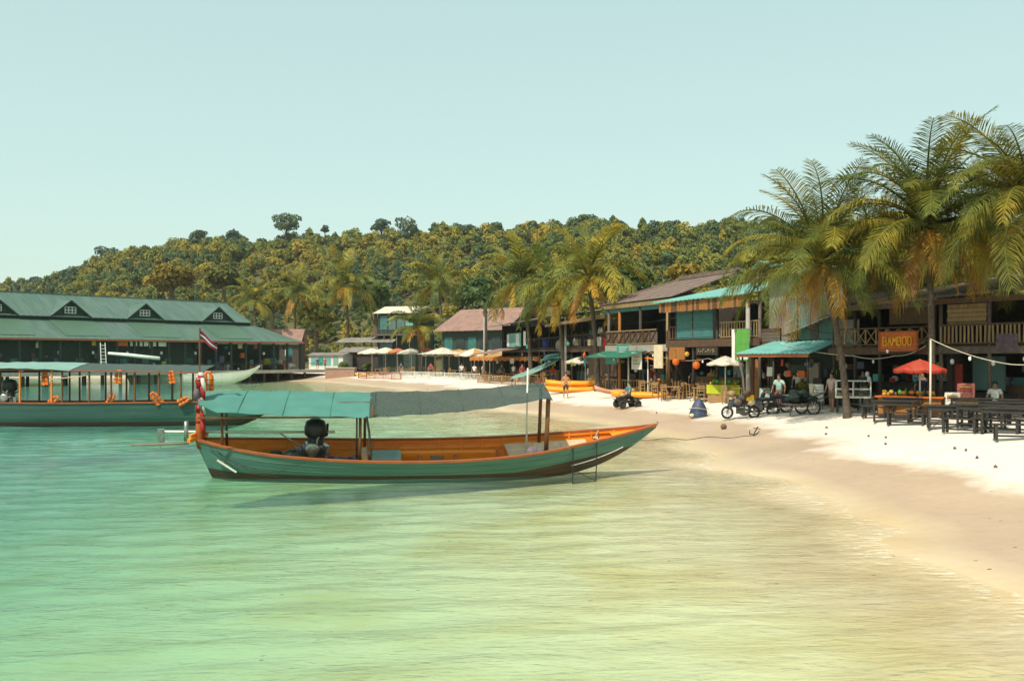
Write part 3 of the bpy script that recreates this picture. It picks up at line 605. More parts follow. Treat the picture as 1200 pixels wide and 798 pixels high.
def engine(root, at, s=1., rz=0):
    e = thing('engine', None, None, at, rz); e.parent = root
    MB().box(-.26 * s, .24 * s, -.2 * s, .2 * s, .0, .30 * s).build('crankcase', 'dull_metal', e)
    mb = MB(); mb.lathe([(.2 * s, .0), (.25 * s, .05 * s), (.26 * s, .22 * s), (.22 * s, .36 * s), (.10 * s, .42 * s)], 14, (.06 * s, 0, .52 * s)); mb.build('cover', 'engine_black', e, True)
    MB().lathe([(.14 * s, 0), (.16 * s, .03 * s), (.16 * s, .2 * s), (.12 * s, .24 * s)], 12, (.06 * s, 0, .29 * s)).build('cylinder_block', 'dull_metal', e, True)
    MB().lathe([(.02, 0), (.17 * s, .0), (.17 * s, .05), (.10 * s, .06)], 16, (-.05 * s, -.21 * s, .26 * s), Euler((R(90), 0, 0)).to_matrix()).build('flywheel', 'steel', e, True)
    MB().box(-.42 * s, -.27 * s, -.15 * s, .12 * s, .08 * s, .26 * s).build('fuel_tank', 'dull_metal', e)
    MB().ell((-.52 * s, -.05, .12 * s), (.20 * s, .15 * s, .13 * s), 10, 6).build('gearbox', 'dull_metal', e, True)
    mb = MB(); mb.tube([(.2 * s, .1, .45 * s), (.34 * s, .12, .5 * s), (.36 * s, .12, .78 * s)], .035, 7); mb.build('exhaust_pipe', 'engine_black', e, True)
    mb = MB()
    for k in range(9):
        a = k * .7; mb.tube([(-.2 + .05 * k, -.24, .1 + .02 * k), (-.15 + .05 * k, -.27, .22 + .12 * math.sin(a)), (-.05 + .05 * k, -.22, .3 + .05 * math.cos(a))], .012, 5)
    mb.build('hoses', 'engine_black', e)
    MB().box(-.16 * s, .2 * s, -.24 * s, .24 * s, .30 * s, .34 * s).build('head_plate', 'steel', e); MB().tube([(.06 * s, -.22 * s, .36 * s), (.06 * s, -.26 * s, .5 * s), (.12 * s, -.2 * s, .56 * s)], .02, 6).build('fuel_line', 'rope', e)
    for k in range(5): MB().lathe([(.19 * s, 0), (.20 * s, .012 * s), (.19 * s, .024 * s)], 12, (.06 * s, 0, (.34 + .042 * k) * s)).build('cooling_fin', 'dull_metal', e)
    MB().cbox((.28 * s, -.05, .2 * s), (.1 * s, .3 * s, .22 * s), .2).build('radiator', 'steel', e); MB().tube([(-.3 * s, .1, .3 * s), (-.75 * s, .1, .62 * s)], .022, 6).build('tiller', 'steel', e)
    return e
def life_jacket(name, m_root, at, label, group, s=1., hang=False, rz=0):
    t = thing(name, label, 'life jacket', at, rz, group)
    for sg in (-1, 1):
        mb = MB(); P = []
        for i in range(7):
            q = i / 6; w = .13 * (1 - .25 * q); P.append([Vector((sg * .11 + w * math.cos(a) * .8, .07 * math.sin(a) * (1 - .2 * q), q * .55 * 1. + .03 * math.sin(a * 2))) * s for a in [2 * PI * j / 8 for j in range(9)]])
        mb.grid(P); mb.add([p for p in P[0][:8]], [tuple(range(8))]); mb.add([p for p in P[-1][:8]], [tuple(range(8))]); mb.build('foam_panel', 'life_orange', t, True)
    mb = MB(); mb.bar((-.2 * s, -.085 * s, .2 * s), (.2 * s, -.085 * s, .2 * s), .01, .03 * s); mb.bar((-.2 * s, -.08 * s, .38 * s), (.2 * s, -.08 * s, .38 * s), .01, .03 * s); mb.build('strap', 'dark_cloth', t)
    MB().tube([(-.1 * s, .02, .53 * s), (-.07 * s, .05 * s, .66 * s), (.07 * s, .05 * s, .66 * s), (.1 * s, .02, .53 * s)], .05 * s, 6).build('collar', 'life_orange', t, True)
    return t

# --- the moored long-tail boat in front
BX, BY, BA, BROLL = -2.22, 26.15, R(7.5), R(10.5)
boat = thing('longtail_boat', 'teal and orange wooden long-tail boat with turquoise and grey awnings moored in front', 'boat', (BX, BY, .07))
boat.rotation_mode = 'QUATERNION'
boat.rotation_quaternion = Quaternion((0, 0, 1), BA) @ Quaternion((1, 0, 0), BROLL)
gB = [(0, .98), (.06, .86), (.15, .74), (.25, .66), (.38, .59), (.5, .58), (.62, .62), (.72, .71), (.82, .88), (.9, 1.02), (.96, 1.14), (1, 1.25)]
bB = [(0, .06), (.03, .26), (.08, .55), (.16, .86), (.28, 1.08), (.45, 1.18), (.6, 1.15), (.72, .99), (.82, .72), (.9, .42), (.96, .18), (1, .015)]
kB = [(0, -.10), (.06, -.18), (.3, -.22), (.7, -.22), (.78, -.16), (.85, .02), (.91, .34), (.96, .74), (1, 1.17)]
sec = wooden_hull(boat, 12.7, bB, gB, kB, 'hull_paint', 'boot_paint', 'white_paint', 'orange_paint', 'rail_paint')
bx = lambda t: lerp(-6.35, 6.35, t)
# ribs, stringers, benches, floor boards
for i in range(17):
    t = .13 + .78 * i / 16
    for side in (-1, 1):
        s_ = sec(t, side, .06); mb = MB()
        for j in range(1, 6): mb.bar(s_[j], s_[j + 1], .05, .045, up=(1, 0, 0))
        mb.build('rib', 'orange_paint', boat)
for side in (-1, 1):
    for dz, w in ((-.05, .05), (-.26, .06)):
        mb = MB(); pts = [sec(.12 + .8 * i / 24, side, .075)[6] + Vector((0, -side * (.01 if dz > -.1 else .05), dz)) for i in range(25)]
        for a_, b_ in zip(pts[:-1], pts[1:]): mb.bar(a_, b_, .03, w)
        mb.build('stringer', 'orange_paint', boat)
for i in range(8):
    y0 = -.84 + i * .21; MB().box(bx(.40), bx(.66), y0, y0 + .195, .10, .125).build('floor_board', 'plank_grey', boat)
mb = MB()
P = [[Vector((bx(.355 + .29 * i / 12), .42, .36 + .01 * math.sin(i))), Vector((bx(.355 + .29 * i / 12), .80, .37))] for i in range(13)]
mb.slab(P, .04); mb.build('side_bench', 'orange_paint', boat)
P = [[Vector((bx(.355 + .29 * i / 12), -.80, .36)), Vector((bx(.355 + .29 * i / 12), -.50, .36))] for i in range(13)]
MB().slab(P, .04).build('side_bench', 'orange_paint', boat)
mb = MB(); mb.box(bx(.355), bx(.645), .40, .42, .12, .40); mb.build('bench_front', 'orange_paint', boat)
MB().box(bx(.497), bx(.527), .385, .40, .18, .33).build('bench_hatch', 'plank_grey', boat)
for t in (.36, .47, .55, .645): MB().box(bx(t), bx(t) + .06, -.82, .82, .30, .34).build('thwart', 'orange_dark', boat)
for k, (x0, x1) in enumerate(((.665, .725), (.726, .785), (.786, .845))):     # pale plywood foredeck
    MB().add([(bx(x0), -.78 + k * .10, .52 + k * .07), (bx(x1), -.70 + k * .13, .585 + k * .075), (bx(x1), .70 - k * .13, .60 + k * .075), (bx(x0), .78 - k * .10, .53 + k * .07),
              (bx(x0), -.78 + k * .10, .49 + k * .07), (bx(x1), -.70 + k * .13, .555 + k * .075), (bx(x1), .70 - k * .13, .57 + k * .075), (bx(x0), .78 - k * .10, .50 + k * .07)],
             [(0, 1, 2, 3), (7, 6, 5, 4), (0, 4, 5, 1), (1, 5, 6, 2), (2, 6, 7, 3), (3, 7, 4, 0)]).build('deck_panel', 'plywood', boat)
MB().add([sec(.90, -1)[-1] - Vector((0, 0, .06)), sec(.90, 1)[-1] - Vector((0, 0, .06)), sec(.985, 1)[-1] - Vector((0, 0, .04)), sec(.985, -1)[-1] - Vector((0, 0, .04))], [(0, 1, 2, 3)]).build('bow_deck', 'orange_paint', boat)
MB().tube([(bx(.985), 0, 1.14), (bx(1.0), 0, 1.27), (bx(1.004), 0, 1.35)], [.06, .05, .03], 7).build('bow_tip', 'plank_grey', boat, True)
mb = MB(); mb.bar((bx(.865), -.42, .98), (bx(.905), .3, .80), .05, .05); mb.build('bow_brace', 'orange_paint', boat)
mb = MB()
for k in range(5):
    a = k * 1.3; mb.tube([(bx(.872) + .05 * math.cos(a), .42 + .02 * k, 1.0 - .1 * k), (bx(.868) + .06 * math.sin(a), .34, .82), (bx(.875), .28 - .05 * k, .66 + .04 * k), (bx(.868), .40, .58)], .018, 5)
mb.build('mooring_rope', 'rope', boat)
mb = MB()
for z in (.44,): mb.box(bx(.06), bx(.24), -.42, .42, z, z + .03)
mb.build('stern_deck', 'plank_grey', boat)
# bollard rack at the stern + upright post
mb = MB(); mb.tube([(bx(.012), 0, .75), (bx(.010), 0, 1.0), (bx(.014), 0, 2.15)], [.11, .12, .085], 9); mb.build('stern_post', 'orange_dark', boat, True)
mb = MB(); mb.bar((bx(-.008), -.30, 1.02), (bx(.02), .34, 1.04), .10, .10); mb.bar((bx(-.006), -.22, 1.13), (bx(.018), .25, 1.15), .07, .07); mb.build('mooring_cleat', 'orange_paint', boat)
MB().tube([(bx(-.018), -.02, .95), (bx(-.016), -.02, 1.48)], [.06, .055], 8).build('mooring_bollard', 'steel', boat, True)
for k, (m_, z0, z1, dx) in enumerate((('red_cloth', 1.75, 2.05, 0), ('white_cloth', 2.0, 2.15, .03), ('purple_grey', 2.05, 2.5, -.04), ('red_cloth', 2.4, 2.75, .03), ('white_cloth', 2.62, 2.78, .05), ('red_cloth', 1.45, 1.62, 0))):
    mb = MB(); mb.tube([(bx(.013) + dx, 0, z0), (bx(.013) + dx - .02, .02, (z0 + z1) / 2), (bx(.015) + dx, -.02, z1)], [.13, .10 + .02 * (k % 2), .08], 8)
    mb.tube([(bx(.016) + dx, -.08, z0 + .05), (bx(.02) + dx, -.14, z0 - .12), (bx(.022) + dx, -.13, z0 - .32)], [.05, .06, .02], 6); mb.build('ribbon', m_, boat, True)
MB().tube([(bx(.012), 0, 2.1), (bx(.018), .02, 4.0)], .022, 6).build('flag_staff', 'brown_post', boat)
# flag: faded red-blue-white-gold drooping cloth
fl = MB(); P = []
for i in range(9):
    q = i / 8; P.append([Vector((bx(.018) + q * .42, .05 * math.sin(q * 7), 3.95 - q * .42 - w * (.25 - .09 * q))) for w in (0, .22, .4, .62, .8, 1)])
fl.grid(P); fl.mi = [[0, 1, 2, 3, 4][k % 5] for k in range(len(fl.f))]; fl.build('flag', ['red_cloth', 'blue_cloth', 'white_cloth', 'blue_cloth', 'red_cloth'], boat, True)
# posts
for x, y, z0, z1, m_, r_ in ((bx(.345), -.80, .40, 1.80, 'brown_post', .04), (bx(.352), .72, .3, 1.98, 'brown_post', .04), (bx(.337), -.35, .2, 1.9, 'dull_metal', .025), (bx(.743), -.62, .50, 2.20, 'brown_post', .062), (bx(.743), .62, .5, 2.28, 'brown_post', .05), (bx(.06), .35, .7, 1.95, 'brown_post', .035), (bx(.06), -.35, .7, 1.80, 'brown_post', .035)):
    MB().tube([(x, y, z0), (x + .02, y, z1)], r_, 8).build('awning_post', m_, boat, True)
MB().tube([(bx(.705), -.2, .45), (bx(.703), -.2, 2.95)], [.028, .022], 7).build('punt_pole', 'white_paint', boat, True)
for y, z0, z1 in ((-.86, 1.80, 1.86), (.9, 2.0, 2.08), (0, 1.98, 2.05)):
    MB().bar((bx(.02), y, z0 - .015), (bx(.37), y, z1 - .09), .04, .04).build('awning_pole', 'brown_post', boat)
tarp(boat, 'turquoise_awning', 'teal_tarp', resample([(bx(.018), (-.45, 2.03), (.55, 2.10)), (bx(.06), (-.92, 1.95), (.95, 2.10)), (bx(.2), (-1.02, 1.88), (1.0, 2.06)), (bx(.38), (-1.04, 1.80), (1.0, 2.02))], 26), wob=.004, seed=2)
tarp(boat, 'grey_net_awning', 'shade_net', resample([(bx(.365), (-1.06, 1.81), (1.02, 2.03)), (bx(.5), (-1.05, 1.90), (1.0, 2.05)), (bx(.62), (-.98, 2.02), (.95, 2.14)), (bx(.735), (-.85, 2.24), (.82, 2.32)), (bx(.752), (-.80, 2.18), (.8, 2.28))], 30), t=.01, wob=.006, seed=3)
MB().tube([(bx(.36), -1.05, 1.83), (bx(.365), -1.0, 1.40), (bx(.368), -.98, .75)], .03, 6).build('hanging_strap', 'dark_rope', boat)
for t_ in (.10, .19, .285, .375, .47, .56, .65, .735):
    x = bx(t_); zz = interp(t_, [.018, .06, .2, .38, .5, .62, .735], [2.03, 1.95, 1.88, 1.805, 1.90, 2.02, 2.24]); zf = interp(t_, [.018, .06, .2, .38, .5, .62, .735], [2.10, 2.10, 2.06, 2.02, 2.05, 2.14, 2.32]); w_ = interp(t_, [.02, .06, .6, .74], [.5, 1.0, 1.0, .84])
    MB().tube([(x, lerp(-w_, w_, q), lerp(zz, zf, q) + .045 * math.sin(q * PI) + .012) for q in [i / 10 for i in range(11)]], .013, 5).build('awning_batten', 'grey_net' if t_ > .37 else 'teal_tarp', boat)
MB().tube([(bx(.372), -1.06, 1.83), (bx(.374), -1.02, 2.12)], .03, 6).build('awning_peg', 'brown_post', boat)
# engine with long tail shaft
en = engine(boat, (bx(.245), -.10, .46), 1.15, R(12))
MB().tube([(bx(.29), .1, 1.12), (bx(.10), .15, 1.13), (bx(-.07), .2, 1.15)], .036, 7).build('tail_shaft', 'white_paint', boat, True)
mb = MB(); mb.box(bx(-.078), bx(-.066), .14, .26, .86, 1.22)
mb.bar((bx(-.07), .2, 1.0), (bx(-.05), .16, .92), .03, .02); mb.bar((bx(-.07), .2, 1.04), (bx(-.075), .2, .70), .05, .02); mb.build('propeller', 'steel', boat)
MB().tube([(bx(-.01), -.2, .93), (bx(-.06), -.22, .92), (bx(-.125), -.24, .91)], [.035, .03, .025], 6).build('steering_pole', 'plank_grey', boat, True)
mb = MB(); mb.bar((bx(.05), -.42, .52), (bx(.09), -.56, .22), .03, .04); mb.build('boat_hook', 'white_paint', boat)
for a_, b_, c_ in (((bx(.03), -.30, .88), (bx(.09), -.70, .42), (bx(.17), -.92, .26)), ((bx(.17), -.92, .26), (bx(.2), -.98, .45), (bx(.235), -1.05, .62)), ((bx(.05), -.42, .80), (bx(.075), -.58, .46), (bx(.13), -.82, .30))):
    A, B, C_ = Vector(a_), Vector(b_), Vector(c_); MB().tube([(1 - q) ** 2 * A + 2 * q * (1 - q) * B + q * q * C_ for q in [i / 10 for i in range(11)]], .011, 5).build('side_rope', 'dark_rope', boat)
# cushion box and folded cloths aft of the benches
mb = MB(); mb.box(bx(.372), bx(.432), -.55, .2, .14, .50); mb.build('storage_box', 'plywood', boat); mb = MB(); mb.cbox((bx(.40), -.17, .525), (.78, .8, .05)); mb.build('box_lid', 'pale_teal_tarp', boat)
mb = MB(); mb.cbox((bx(.357), -.2, .42), (.14, .7, .50), 0, 0, R(-14)); mb.build('back_board', 'plywood', boat)
for k in range(6): MB().ell((bx(.27 + .013 * k), -.45 + .12 * (k % 3), .42 + .03 * (k % 2)), (.14, .2, .10), 8, 5).build('gear_bag', ['dark_cloth', 'blue_cloth', 'purple_grey'][k % 3], boat, True)
for k in range(4): MB().ell((bx(.06 + .035 * k), -.1 + .13 * (k % 2), .54), (.2, .22, .09), 8, 5).build('rope_coil', ['dark_cloth', 'dark_rope'][k % 2], boat, True)
for dx, m_ in ((0, 'purple_grey'), (.18, 'purple_grey'), (.36, 'dark_cloth')): MB().ell((bx(.715) + dx * .8, -.58, .66 - dx * .1), (.20, .16, .17 - dx * .18), 9, 6).build('cloth_bundle', m_, boat, True)
# boarding ladder hanging over the side near the bow
lad = MB(); l0 = sec(.80, -1)[-1]; l1 = sec(.855, -1)[-1]
for p in (l0, l1): lad.tube([p + Vector((0, .02, .04)), p + Vector((0, -.06, -.25)), p + Vector((0, -.09, -1.02 - (p.z - l0.z)))], .016, 6)
for k in range(3): z = l0.z - .5 - .25 * k; lad.tube([(l0.x, l0.y - .08, z), (l1.x, l1.y - .08, z)], .014, 5)
lad.tube([(l0.x, l0.y - .08, l0.z - .6), (l1.x, l1.y - .085, l0.z - 1.0)], .01, 5); lad.build('boarding_ladder', 'engine_black', boat)
life_jacket('life_jacket', boat, (PW(244, 457, 25.15)), 'orange life jacket hanging from the flag post of the moored long-tail boat', None, .72, rz=R(30))

# --- the second boat behind on the left
b2 = thing('passenger_boat', 'long teal passenger boat with grey awning and orange life jackets behind on the left', 'boat', (-19.3, 45.2, 0), R(3))
L2 = 16.6
g2 = [(0, 1.25), (.1, 1.12), (.4, 1.08), (.7, 1.12), (.85, 1.14), (.94, 1.18), (1, 1.22)]; B2 = [(0, .5), (.06, .9), (.3, 1.2), (.65, 1.2), (.82, .9), (.92, .5), (1, .03)]; k2 = [(0, -.3), (.3, -.4), (.8, -.35), (.88, -.05), (.95, .5), (1, 1.35)]
sec2 = wooden_hull(b2, L2, B2, g2, k2, 'deep_teal_paint', 'boot_paint', None, 'rail_paint', 'rail_paint', band=.24, rail_w=.14)
x2 = lambda px: (px - 600) / FPX * 44.3 + 19.3
for px, m_ in ((26, 'orange_paint'), (62, 'orange_paint'), (74, 'brown_post'), (105, 'brown_post'), (130, 'brown_post'), (157, 'brown_post'), (185, 'brown_post'), (210, 'brown_post'), (-20, 'brown_post')):
    for y in (-1.02, 1.0):
        MB().tube([(x2(px), y, 1.0), (x2(px), y, 2.62)], .05, 6).build('awning_post', m_ if y < 0 else 'brown_post', b2)
for px0, px1, z0, z1 in ((-60, 62, 2.75, 2.72), (62, 232, 2.72, 2.58)):
    for y in (-1.05, 1.05): MB().bar((x2(px0), y, z0 - .06), (x2(px1), y, z1 - .06), .06, .06).build('awning_pole', 'rail_paint', b2)
tarp(b2, 'turquoise_awning', 'pale_teal_tarp', resample([(x2(-70), (-1.2, 2.72), (1.2, 3.0)), (x2(40), (-1.2, 2.74), (1.2, 3.02)), (x2(84), (-1.2, 2.62), (1.2, 2.98))], 16), wob=.015, seed=5)
tarp(b2, 'grey_awning', 'grey_net', resample([(x2(78), (-1.22, 2.60), (1.2, 2.96)), (x2(160), (-1.2, 2.54), (1.2, 2.90)), (x2(236), (-1.15, 2.50), (1.1, 2.86))], 18), wob=.015, seed=6)
for k in range(9): MB().box(-6.5 + k * 1.25, -6.1 + k * 1.25, -1.0, 1.0, .72, .77).build('seat', 'plank_grey', b2)
engine(b2, (x2(4), -.3, .95), 1.35)
MB().tube([(x2(110), -1.1, 2.5), (x2(95), -1.1, 2.35), (x2(62), -1.1, 2.22)], .03, 5).build('awning_rope', 'rope', b2)
for k, (px, py, lab, s) in enumerate(((58, 473, 'orange life jacket propped on the left boat rail near its leftmost posts', .85), (127, 473, 'orange life jacket slumped on the middle of the left boat rail', .75), (188, 473, 'biggest orange life jacket heap on the left boat rail', .95), (209, 473, 'narrow orange life jacket at the right end of the left boat rail', .85),
                                   (53, 451, 'red-orange life jacket hanging under the turquoise awning of the left boat', .95), (138, 449, 'orange life jacket hanging under the middle of the grey awning', .9), (202, 449, 'orange life jacket hanging under the right end of the grey awning', .85))):
    p = PW(px, py, 44.2); life_jacket('life_jacket', None, p, lab, 'life jackets on the left boat', s, rz=random.uniform(-.5, .5)).rotation_euler.y = random.uniform(.25, 1.1) * random.choice((-1, 1)) * (1 if k < 4 else .2)

# --- white boat further out by the pier
b3 = thing('white_boat', 'slim white boat with an upturned bow lying below the green restaurant', 'boat', PW(228, 448, 122) * 1., R(12)); b3.location.z = 0
wooden_hull(b3, 16.5, [(0, .5), (.1, .8), (.5, 1.1), (.8, .8), (.93, .35), (1, .03)], [(0, 1.15), (.3, 1.1), (.6, 1.15), (.85, 1.45), (.95, 1.8), (1, 2.3)], [(0, -.2), (.7, -.3), (.82, .0), (.92, .75), (1, 2.1)], 'white_paint', 'boot_paint', None, 'plank_grey', 'white_paint', band=.12)
MB().box(-6, 1.5, -.7, .7, 1.0, 1.5).build('cabin', 'white_paint', b3)
# ------------------------------------------------------------ village materials
mat('green_roof', (.060, .112, .088), (.095, .148, .122), .55, .5, detail=9, stretch=(2.2, .35, 1), contrast=(.38, .66))
mat('green_roof_fresh', (.060, .125, .075), (.075, .132, .098), .5, .8)
mat('dark_green_wall', (.018, .034, .028), (.03, .05, .04), .8, 2)
mat('dark_wood', (.034, .026, .022), (.06, .047, .038), .85, 3, stretch=(1, 1, 3))
mat('mid_wood', (.115, .062, .034), (.07, .042, .026), .8, 4, stretch=(2, 2, .6), bump=.3)
mat('orange_wood', (.34, .145, .03), (.24, .095, .025), .75, 4, stretch=(3, 3, .6))
mat('grey_wood', (.15, .12, .098), (.09, .073, .062), .85, 4, stretch=(2, 2, .6), bump=.3)
mat('bamboo', (.30, .20, .095), (.19, .125, .06), .6, 4, stretch=(2, 2, .5))
mat('thatch', (.30, .205, .115), (.17, .115, .065), .95, 3, stretch=(1, 1, 6), bump=.8, bscale=14)
mat('brown_tile', (.21, .145, .12), (.13, .095, .083), .75, 2, bump=.3)
mat('red_tile', (.30, .165, .13), (.19, .12, .10), .75, 1.2, bump=.3)
mat('turq_roof', (.16, .37, .335), (.11, .29, .265), .5, .9, stretch=(1, 4, 1))
mat('rust_tin', (.24, .235, .225), (.17, .13, .105), .6, 1.3)
mat('pale_tin', (.62, .56, .47), (.48, .42, .34), .6, 1.2)
mat('teal_tin', (.095, .19, .175), (.07, .13, .12), .55, 1.2, stretch=(1, 1, .3))
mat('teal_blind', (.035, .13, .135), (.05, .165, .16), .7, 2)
mat('concrete', (.36, .33, .29), (.27, .245, .215), .9, 1.5)
mat('pink_wall', (.36, .225, .16), (.28, .17, .125), .9, 2.5)
mat('white_wall', (.62, .62, .56), (.50, .50, .45), .7, 2)
mat('teal_glass', (.05, .16, .15), (.03, .10, .10), .12, 2, spec=.7)
mat('dark_glass', (.02, .03, .03), (.035, .045, .045), .1, 2, spec=.7)
mat('sign_orange', (.55, .13, .012), (.42, .085, .012), .5, 4)
mat('sign_yellow', (.80, .42, .03), (.68, .32, .02), .5, 5)
mat('sign_green', (.10, .30, .05), (.07, .24, .05), .5, 3)
mat('sign_teal', (.05, .26, .22), (.04, .20, .17), .5, 3)
mat('cream', (.66, .55, .38), (.54, .44, .30), .7, 4)
mat('black_wood', (.022, .02, .018), (.04, .036, .032), .6, 5)
mat('table_wood', (.34, .205, .085), (.24, .14, .06), .6, 5, stretch=(2, 2, 2))
mat('kayak_orange', (.86, .34, .014), (.78, .27, .014), .38, 2)
mat('kayak_pink', (.62, .29, .17), (.52, .23, .14), .45, 2)
mat('yellow_plastic', (.80, .50, .03), (.68, .40, .03), .4, 3)
mat('lime_cloth', (.42, .46, .02), (.34, .38, .02), .7, 3)
mat('parasol_white', (.74, .70, .60), (.62, .57, .48), .75, 2, trans=.3)
mat('parasol_orange', (.72, .24, .05), (.60, .17, .04), .75, 3, trans=.3)
mat('parasol_red', (.60, .055, .03), (.50, .10, .06), .7, 3, trans=.3)
mat('parasol_pink', (.62, .22, .18), (.5, .16, .14), .75, 3, trans=.3)
mat('parasol_gold', (.62, .36, .12), (.5, .27, .09), .8, 3, trans=.3)
mat('awning_green', (.035, .19, .13), (.03, .145, .10), .7, 2, trans=.2)
mat('navy_sheet', (.035, .05, .095), (.055, .075, .13), .55, 3, bump=.5)
mat('rubber', (.02, .02, .02), (.035, .033, .03), .8, 6)
mat('lantern_orange', (.78, .22, .03), (.7, .17, .02), .6, 3, trans=.4)
mat('bulb_glass', (.8, .8, .74), (.75, .75, .7), .2, 3)
mat('skin', (.36, .20, .13), (.32, .175, .115), .55, 6)
mat('skin_tan', (.45, .22, .12), (.40, .19, .10), .55, 6)
mat('hair', (.02, .014, .01), (.035, .025, .018), .6, 10)
for nm, c in (('shirt_aqua', (.45, .66, .58)), ('shirt_pink', (.60, .42, .38)), ('shirt_white', (.74, .72, .66)), ('shirt_teal', (.06, .22, .22)), ('shirt_dark', (.05, .06, .08)), ('shirt_red', (.45, .06, .05)), ('shorts_khaki', (.22, .17, .12)), ('shorts_dark', (.05, .045, .045)), ('shorts_blue', (.05, .08, .16)), ('shirt_gold', (.6, .35, .05))):
    mat(nm, c, None, .85, 9, bump=.3)

# ------------------------------------------------------------ building kit
class Bld:
    def __init__(s, name, label, A, B, group=None, cat='building', z=None):
        A = Vector((A[0], A[1], 0)); B = Vector((B[0], B[1], 0)); s.w = (B - A).length; a = math.atan2(B.y - A.y, B.x - A.x)
        s.root = thing(name, label, cat, (A.x, A.y, 1.08 if z is None else z), a, group)
    def box(s, nm, x0, x1, y0, y1, z0, z1, m, parent=None): return MB().box(x0, x1, y0, y1, z0, z1).build(nm, m, parent or s.root)
    def post(s, x, y, z0, z1, m='mid_wood', r=.07, nm='post'): return MB().tube([(x, y, z0), (x + random.uniform(-.03, .03), y, z1)], [r, r * .9], 7).build(nm, m, s.root, True)
    def shell(s, d, h, m, z0=0., t=.12):
        s.box('side_wall', 0, t, .02, d, z0, z0 + h, m); s.box('side_wall', s.w - t, s.w, .02, d, z0, z0 + h, m); s.box('back_wall', t, s.w - t, d - t, d, z0, z0 + h, m)
    def sheet_roof(s, nm, pts, m, t=.05, corr=.0, n=24, piece=None):
        """pts: front-left, front-right, back-right, back-left; corrugated by real ridges running up the slope"""
        a, b, c, d = [Vector(p) for p in pts]; P = []
        for i in range(n + 1):
            q = i / n; z = corr if i % 2 else 0; P.append([a.lerp(b, q).lerp(d.lerp(c, q), v) + Vector((0, 0, z)) for v in (0, .33, .66, 1)])
        return MB().slab(P, t).build(nm, m, s.root)
    def tiles(s, pts, m, rows, cols, t=.04, nm='tile_course'):
        """overlapping tile courses, each a proud strip with scalloped edge"""
        a, b, c, d = [Vector(p) for p in pts]; up = (b - a).cross(d - a).normalized(); up = up if up.z > 0 else -up
        for r_ in range(rows):
            v0, v1 = r_ / rows, min(1, (r_ + 1.25) / rows); P = []
            for i in range(cols * 2 + 1):
                q = i / (cols * 2); lift = .022 if i % 2 else 0
                P.append([a.lerp(b, q).lerp(d.lerp(c, q), v) + up * (lift + (.035 if v == v0 else 0)) for v in (v0, v1)])
            MB().slab(P, t).build(nm, m, s.root)
    def rail(s, x0, x1, y, z, h, n, m, style='bal', mt=None):
        mt = mt or m; s.box('hand_rail', x0, x1, y - .04, y + .04, z + h - .07, z + h, mt); s.box('foot_rail', x0, x1, y - .03, y + .03, z + .06, z + .12, mt)
        if style == 'bal':
            me = MB().box(-.035, .035, -.018, .018, .12, h - .07).mesh('baluster', m)
            for i in range(n): place(me, 'baluster', s.root, (x0 + (x1 - x0) * (i + .5) / n, y, z), (0, random.uniform(-.03, .03), 0))
        elif style == 'x':
            for i in range(n):
                a, b = x0 + (x1 - x0) * i / n, x0 + (x1 - x0) * (i + 1) / n; mb = MB(); mb.bar((a + .03, y, z + .13), (b - .03, y, z + h - .08), .05, .03); mb.bar((a + .03, y + .032, z + h - .08), (b - .03, y + .032, z + .13), .05, .03); mb.box(a - .03, a + .03, y - .03, y + .03, z + .12, z + h - .07); mb.build('cross_brace', m, s.root)
    def boards(s, x0, x1, y, z0, z1, n, mats, nm='board', vert=True, t=.03, jit=.012):
        for i in range(n):
            m = random.choice(mats); j = random.uniform(-jit, jit)
            if vert: a = lerp(x0, x1, i / n); b = lerp(x0, x1, (i + 1) / n) - .012; s.box(nm, a, b, y + j, y + j + t, z0 + random.uniform(-.02, .02), z1, m)
            else: a = lerp(z0, z1, i / n); b = lerp(z0, z1, (i + 1) / n) - .012; s.box(nm, x0, x1, y + j, y + j + t, a, b, m)
    def corr_wall(s, nm, x0, x1, y, z0, z1, m, n, parent=None):
        P = [[Vector((lerp(x0, x1, i / n), y + (.03 if i % 2 else 0), z)) for z in (z0, z1)] for i in range(n + 1)]
        mb = MB(); mb.grid(P); mb.grid([[p + Vector((0, .03, 0)) for p in r_] for r_ in P], True); return mb.build(nm, m, s.root)
def clutter(root, n, x0, x1, y0, y1, zs, seed, big=.35, cols=None):
    '''small goods, signs and hanging things that fill the open fronts'''
    r_ = random.Random(seed); cols = cols or ['white_wall', 'sign_teal', 'mid_wood', 'shirt_red', 'cream', 'grey_wood', 'teal_blind', 'sign_orange', 'dull_metal', 'pale_tin', 'lime_cloth', 'navy_sheet']
    for i in range(n):
        x = r_.uniform(x0, x1); y = r_.uniform(y0, y1); z = r_.choice(zs) + r_.uniform(0, .1); m = r_.choice(cols); k = r_.randrange(4); s = big * r_.uniform(.4, 1)
        if k == 0: MB().cbox((x, y, z + s * .5), (s * 1.2, s * .6, s), r_.uniform(-.4, .4)).build('goods_box', m, root)
        elif k == 1: MB().lathe([(s * .2, 0), (s * .3, s * .1), (s * .3, s * .7), (s * .12, s * .9), (s * .12, s * 1.1)], 9, (x, y, z)).build('jar', m, root, True)
        elif k == 2: MB().cbox((x, y, z + s * .7), (s * .9, .03, s * 1.2), r_.uniform(-.3, .3), r_.uniform(-.15, .15)).build('notice', m, root)
        else: MB().ell((x, y, z + s * .4), (s * .5, s * .4, s * .4), 9, 6).build('bag', m, root, True)
def hang_bulb(root, p, s=.07): 
    return MB().ell(p, (s, s, s * 1.4), 8, 6).build('bulb', 'bulb_glass', root, True)

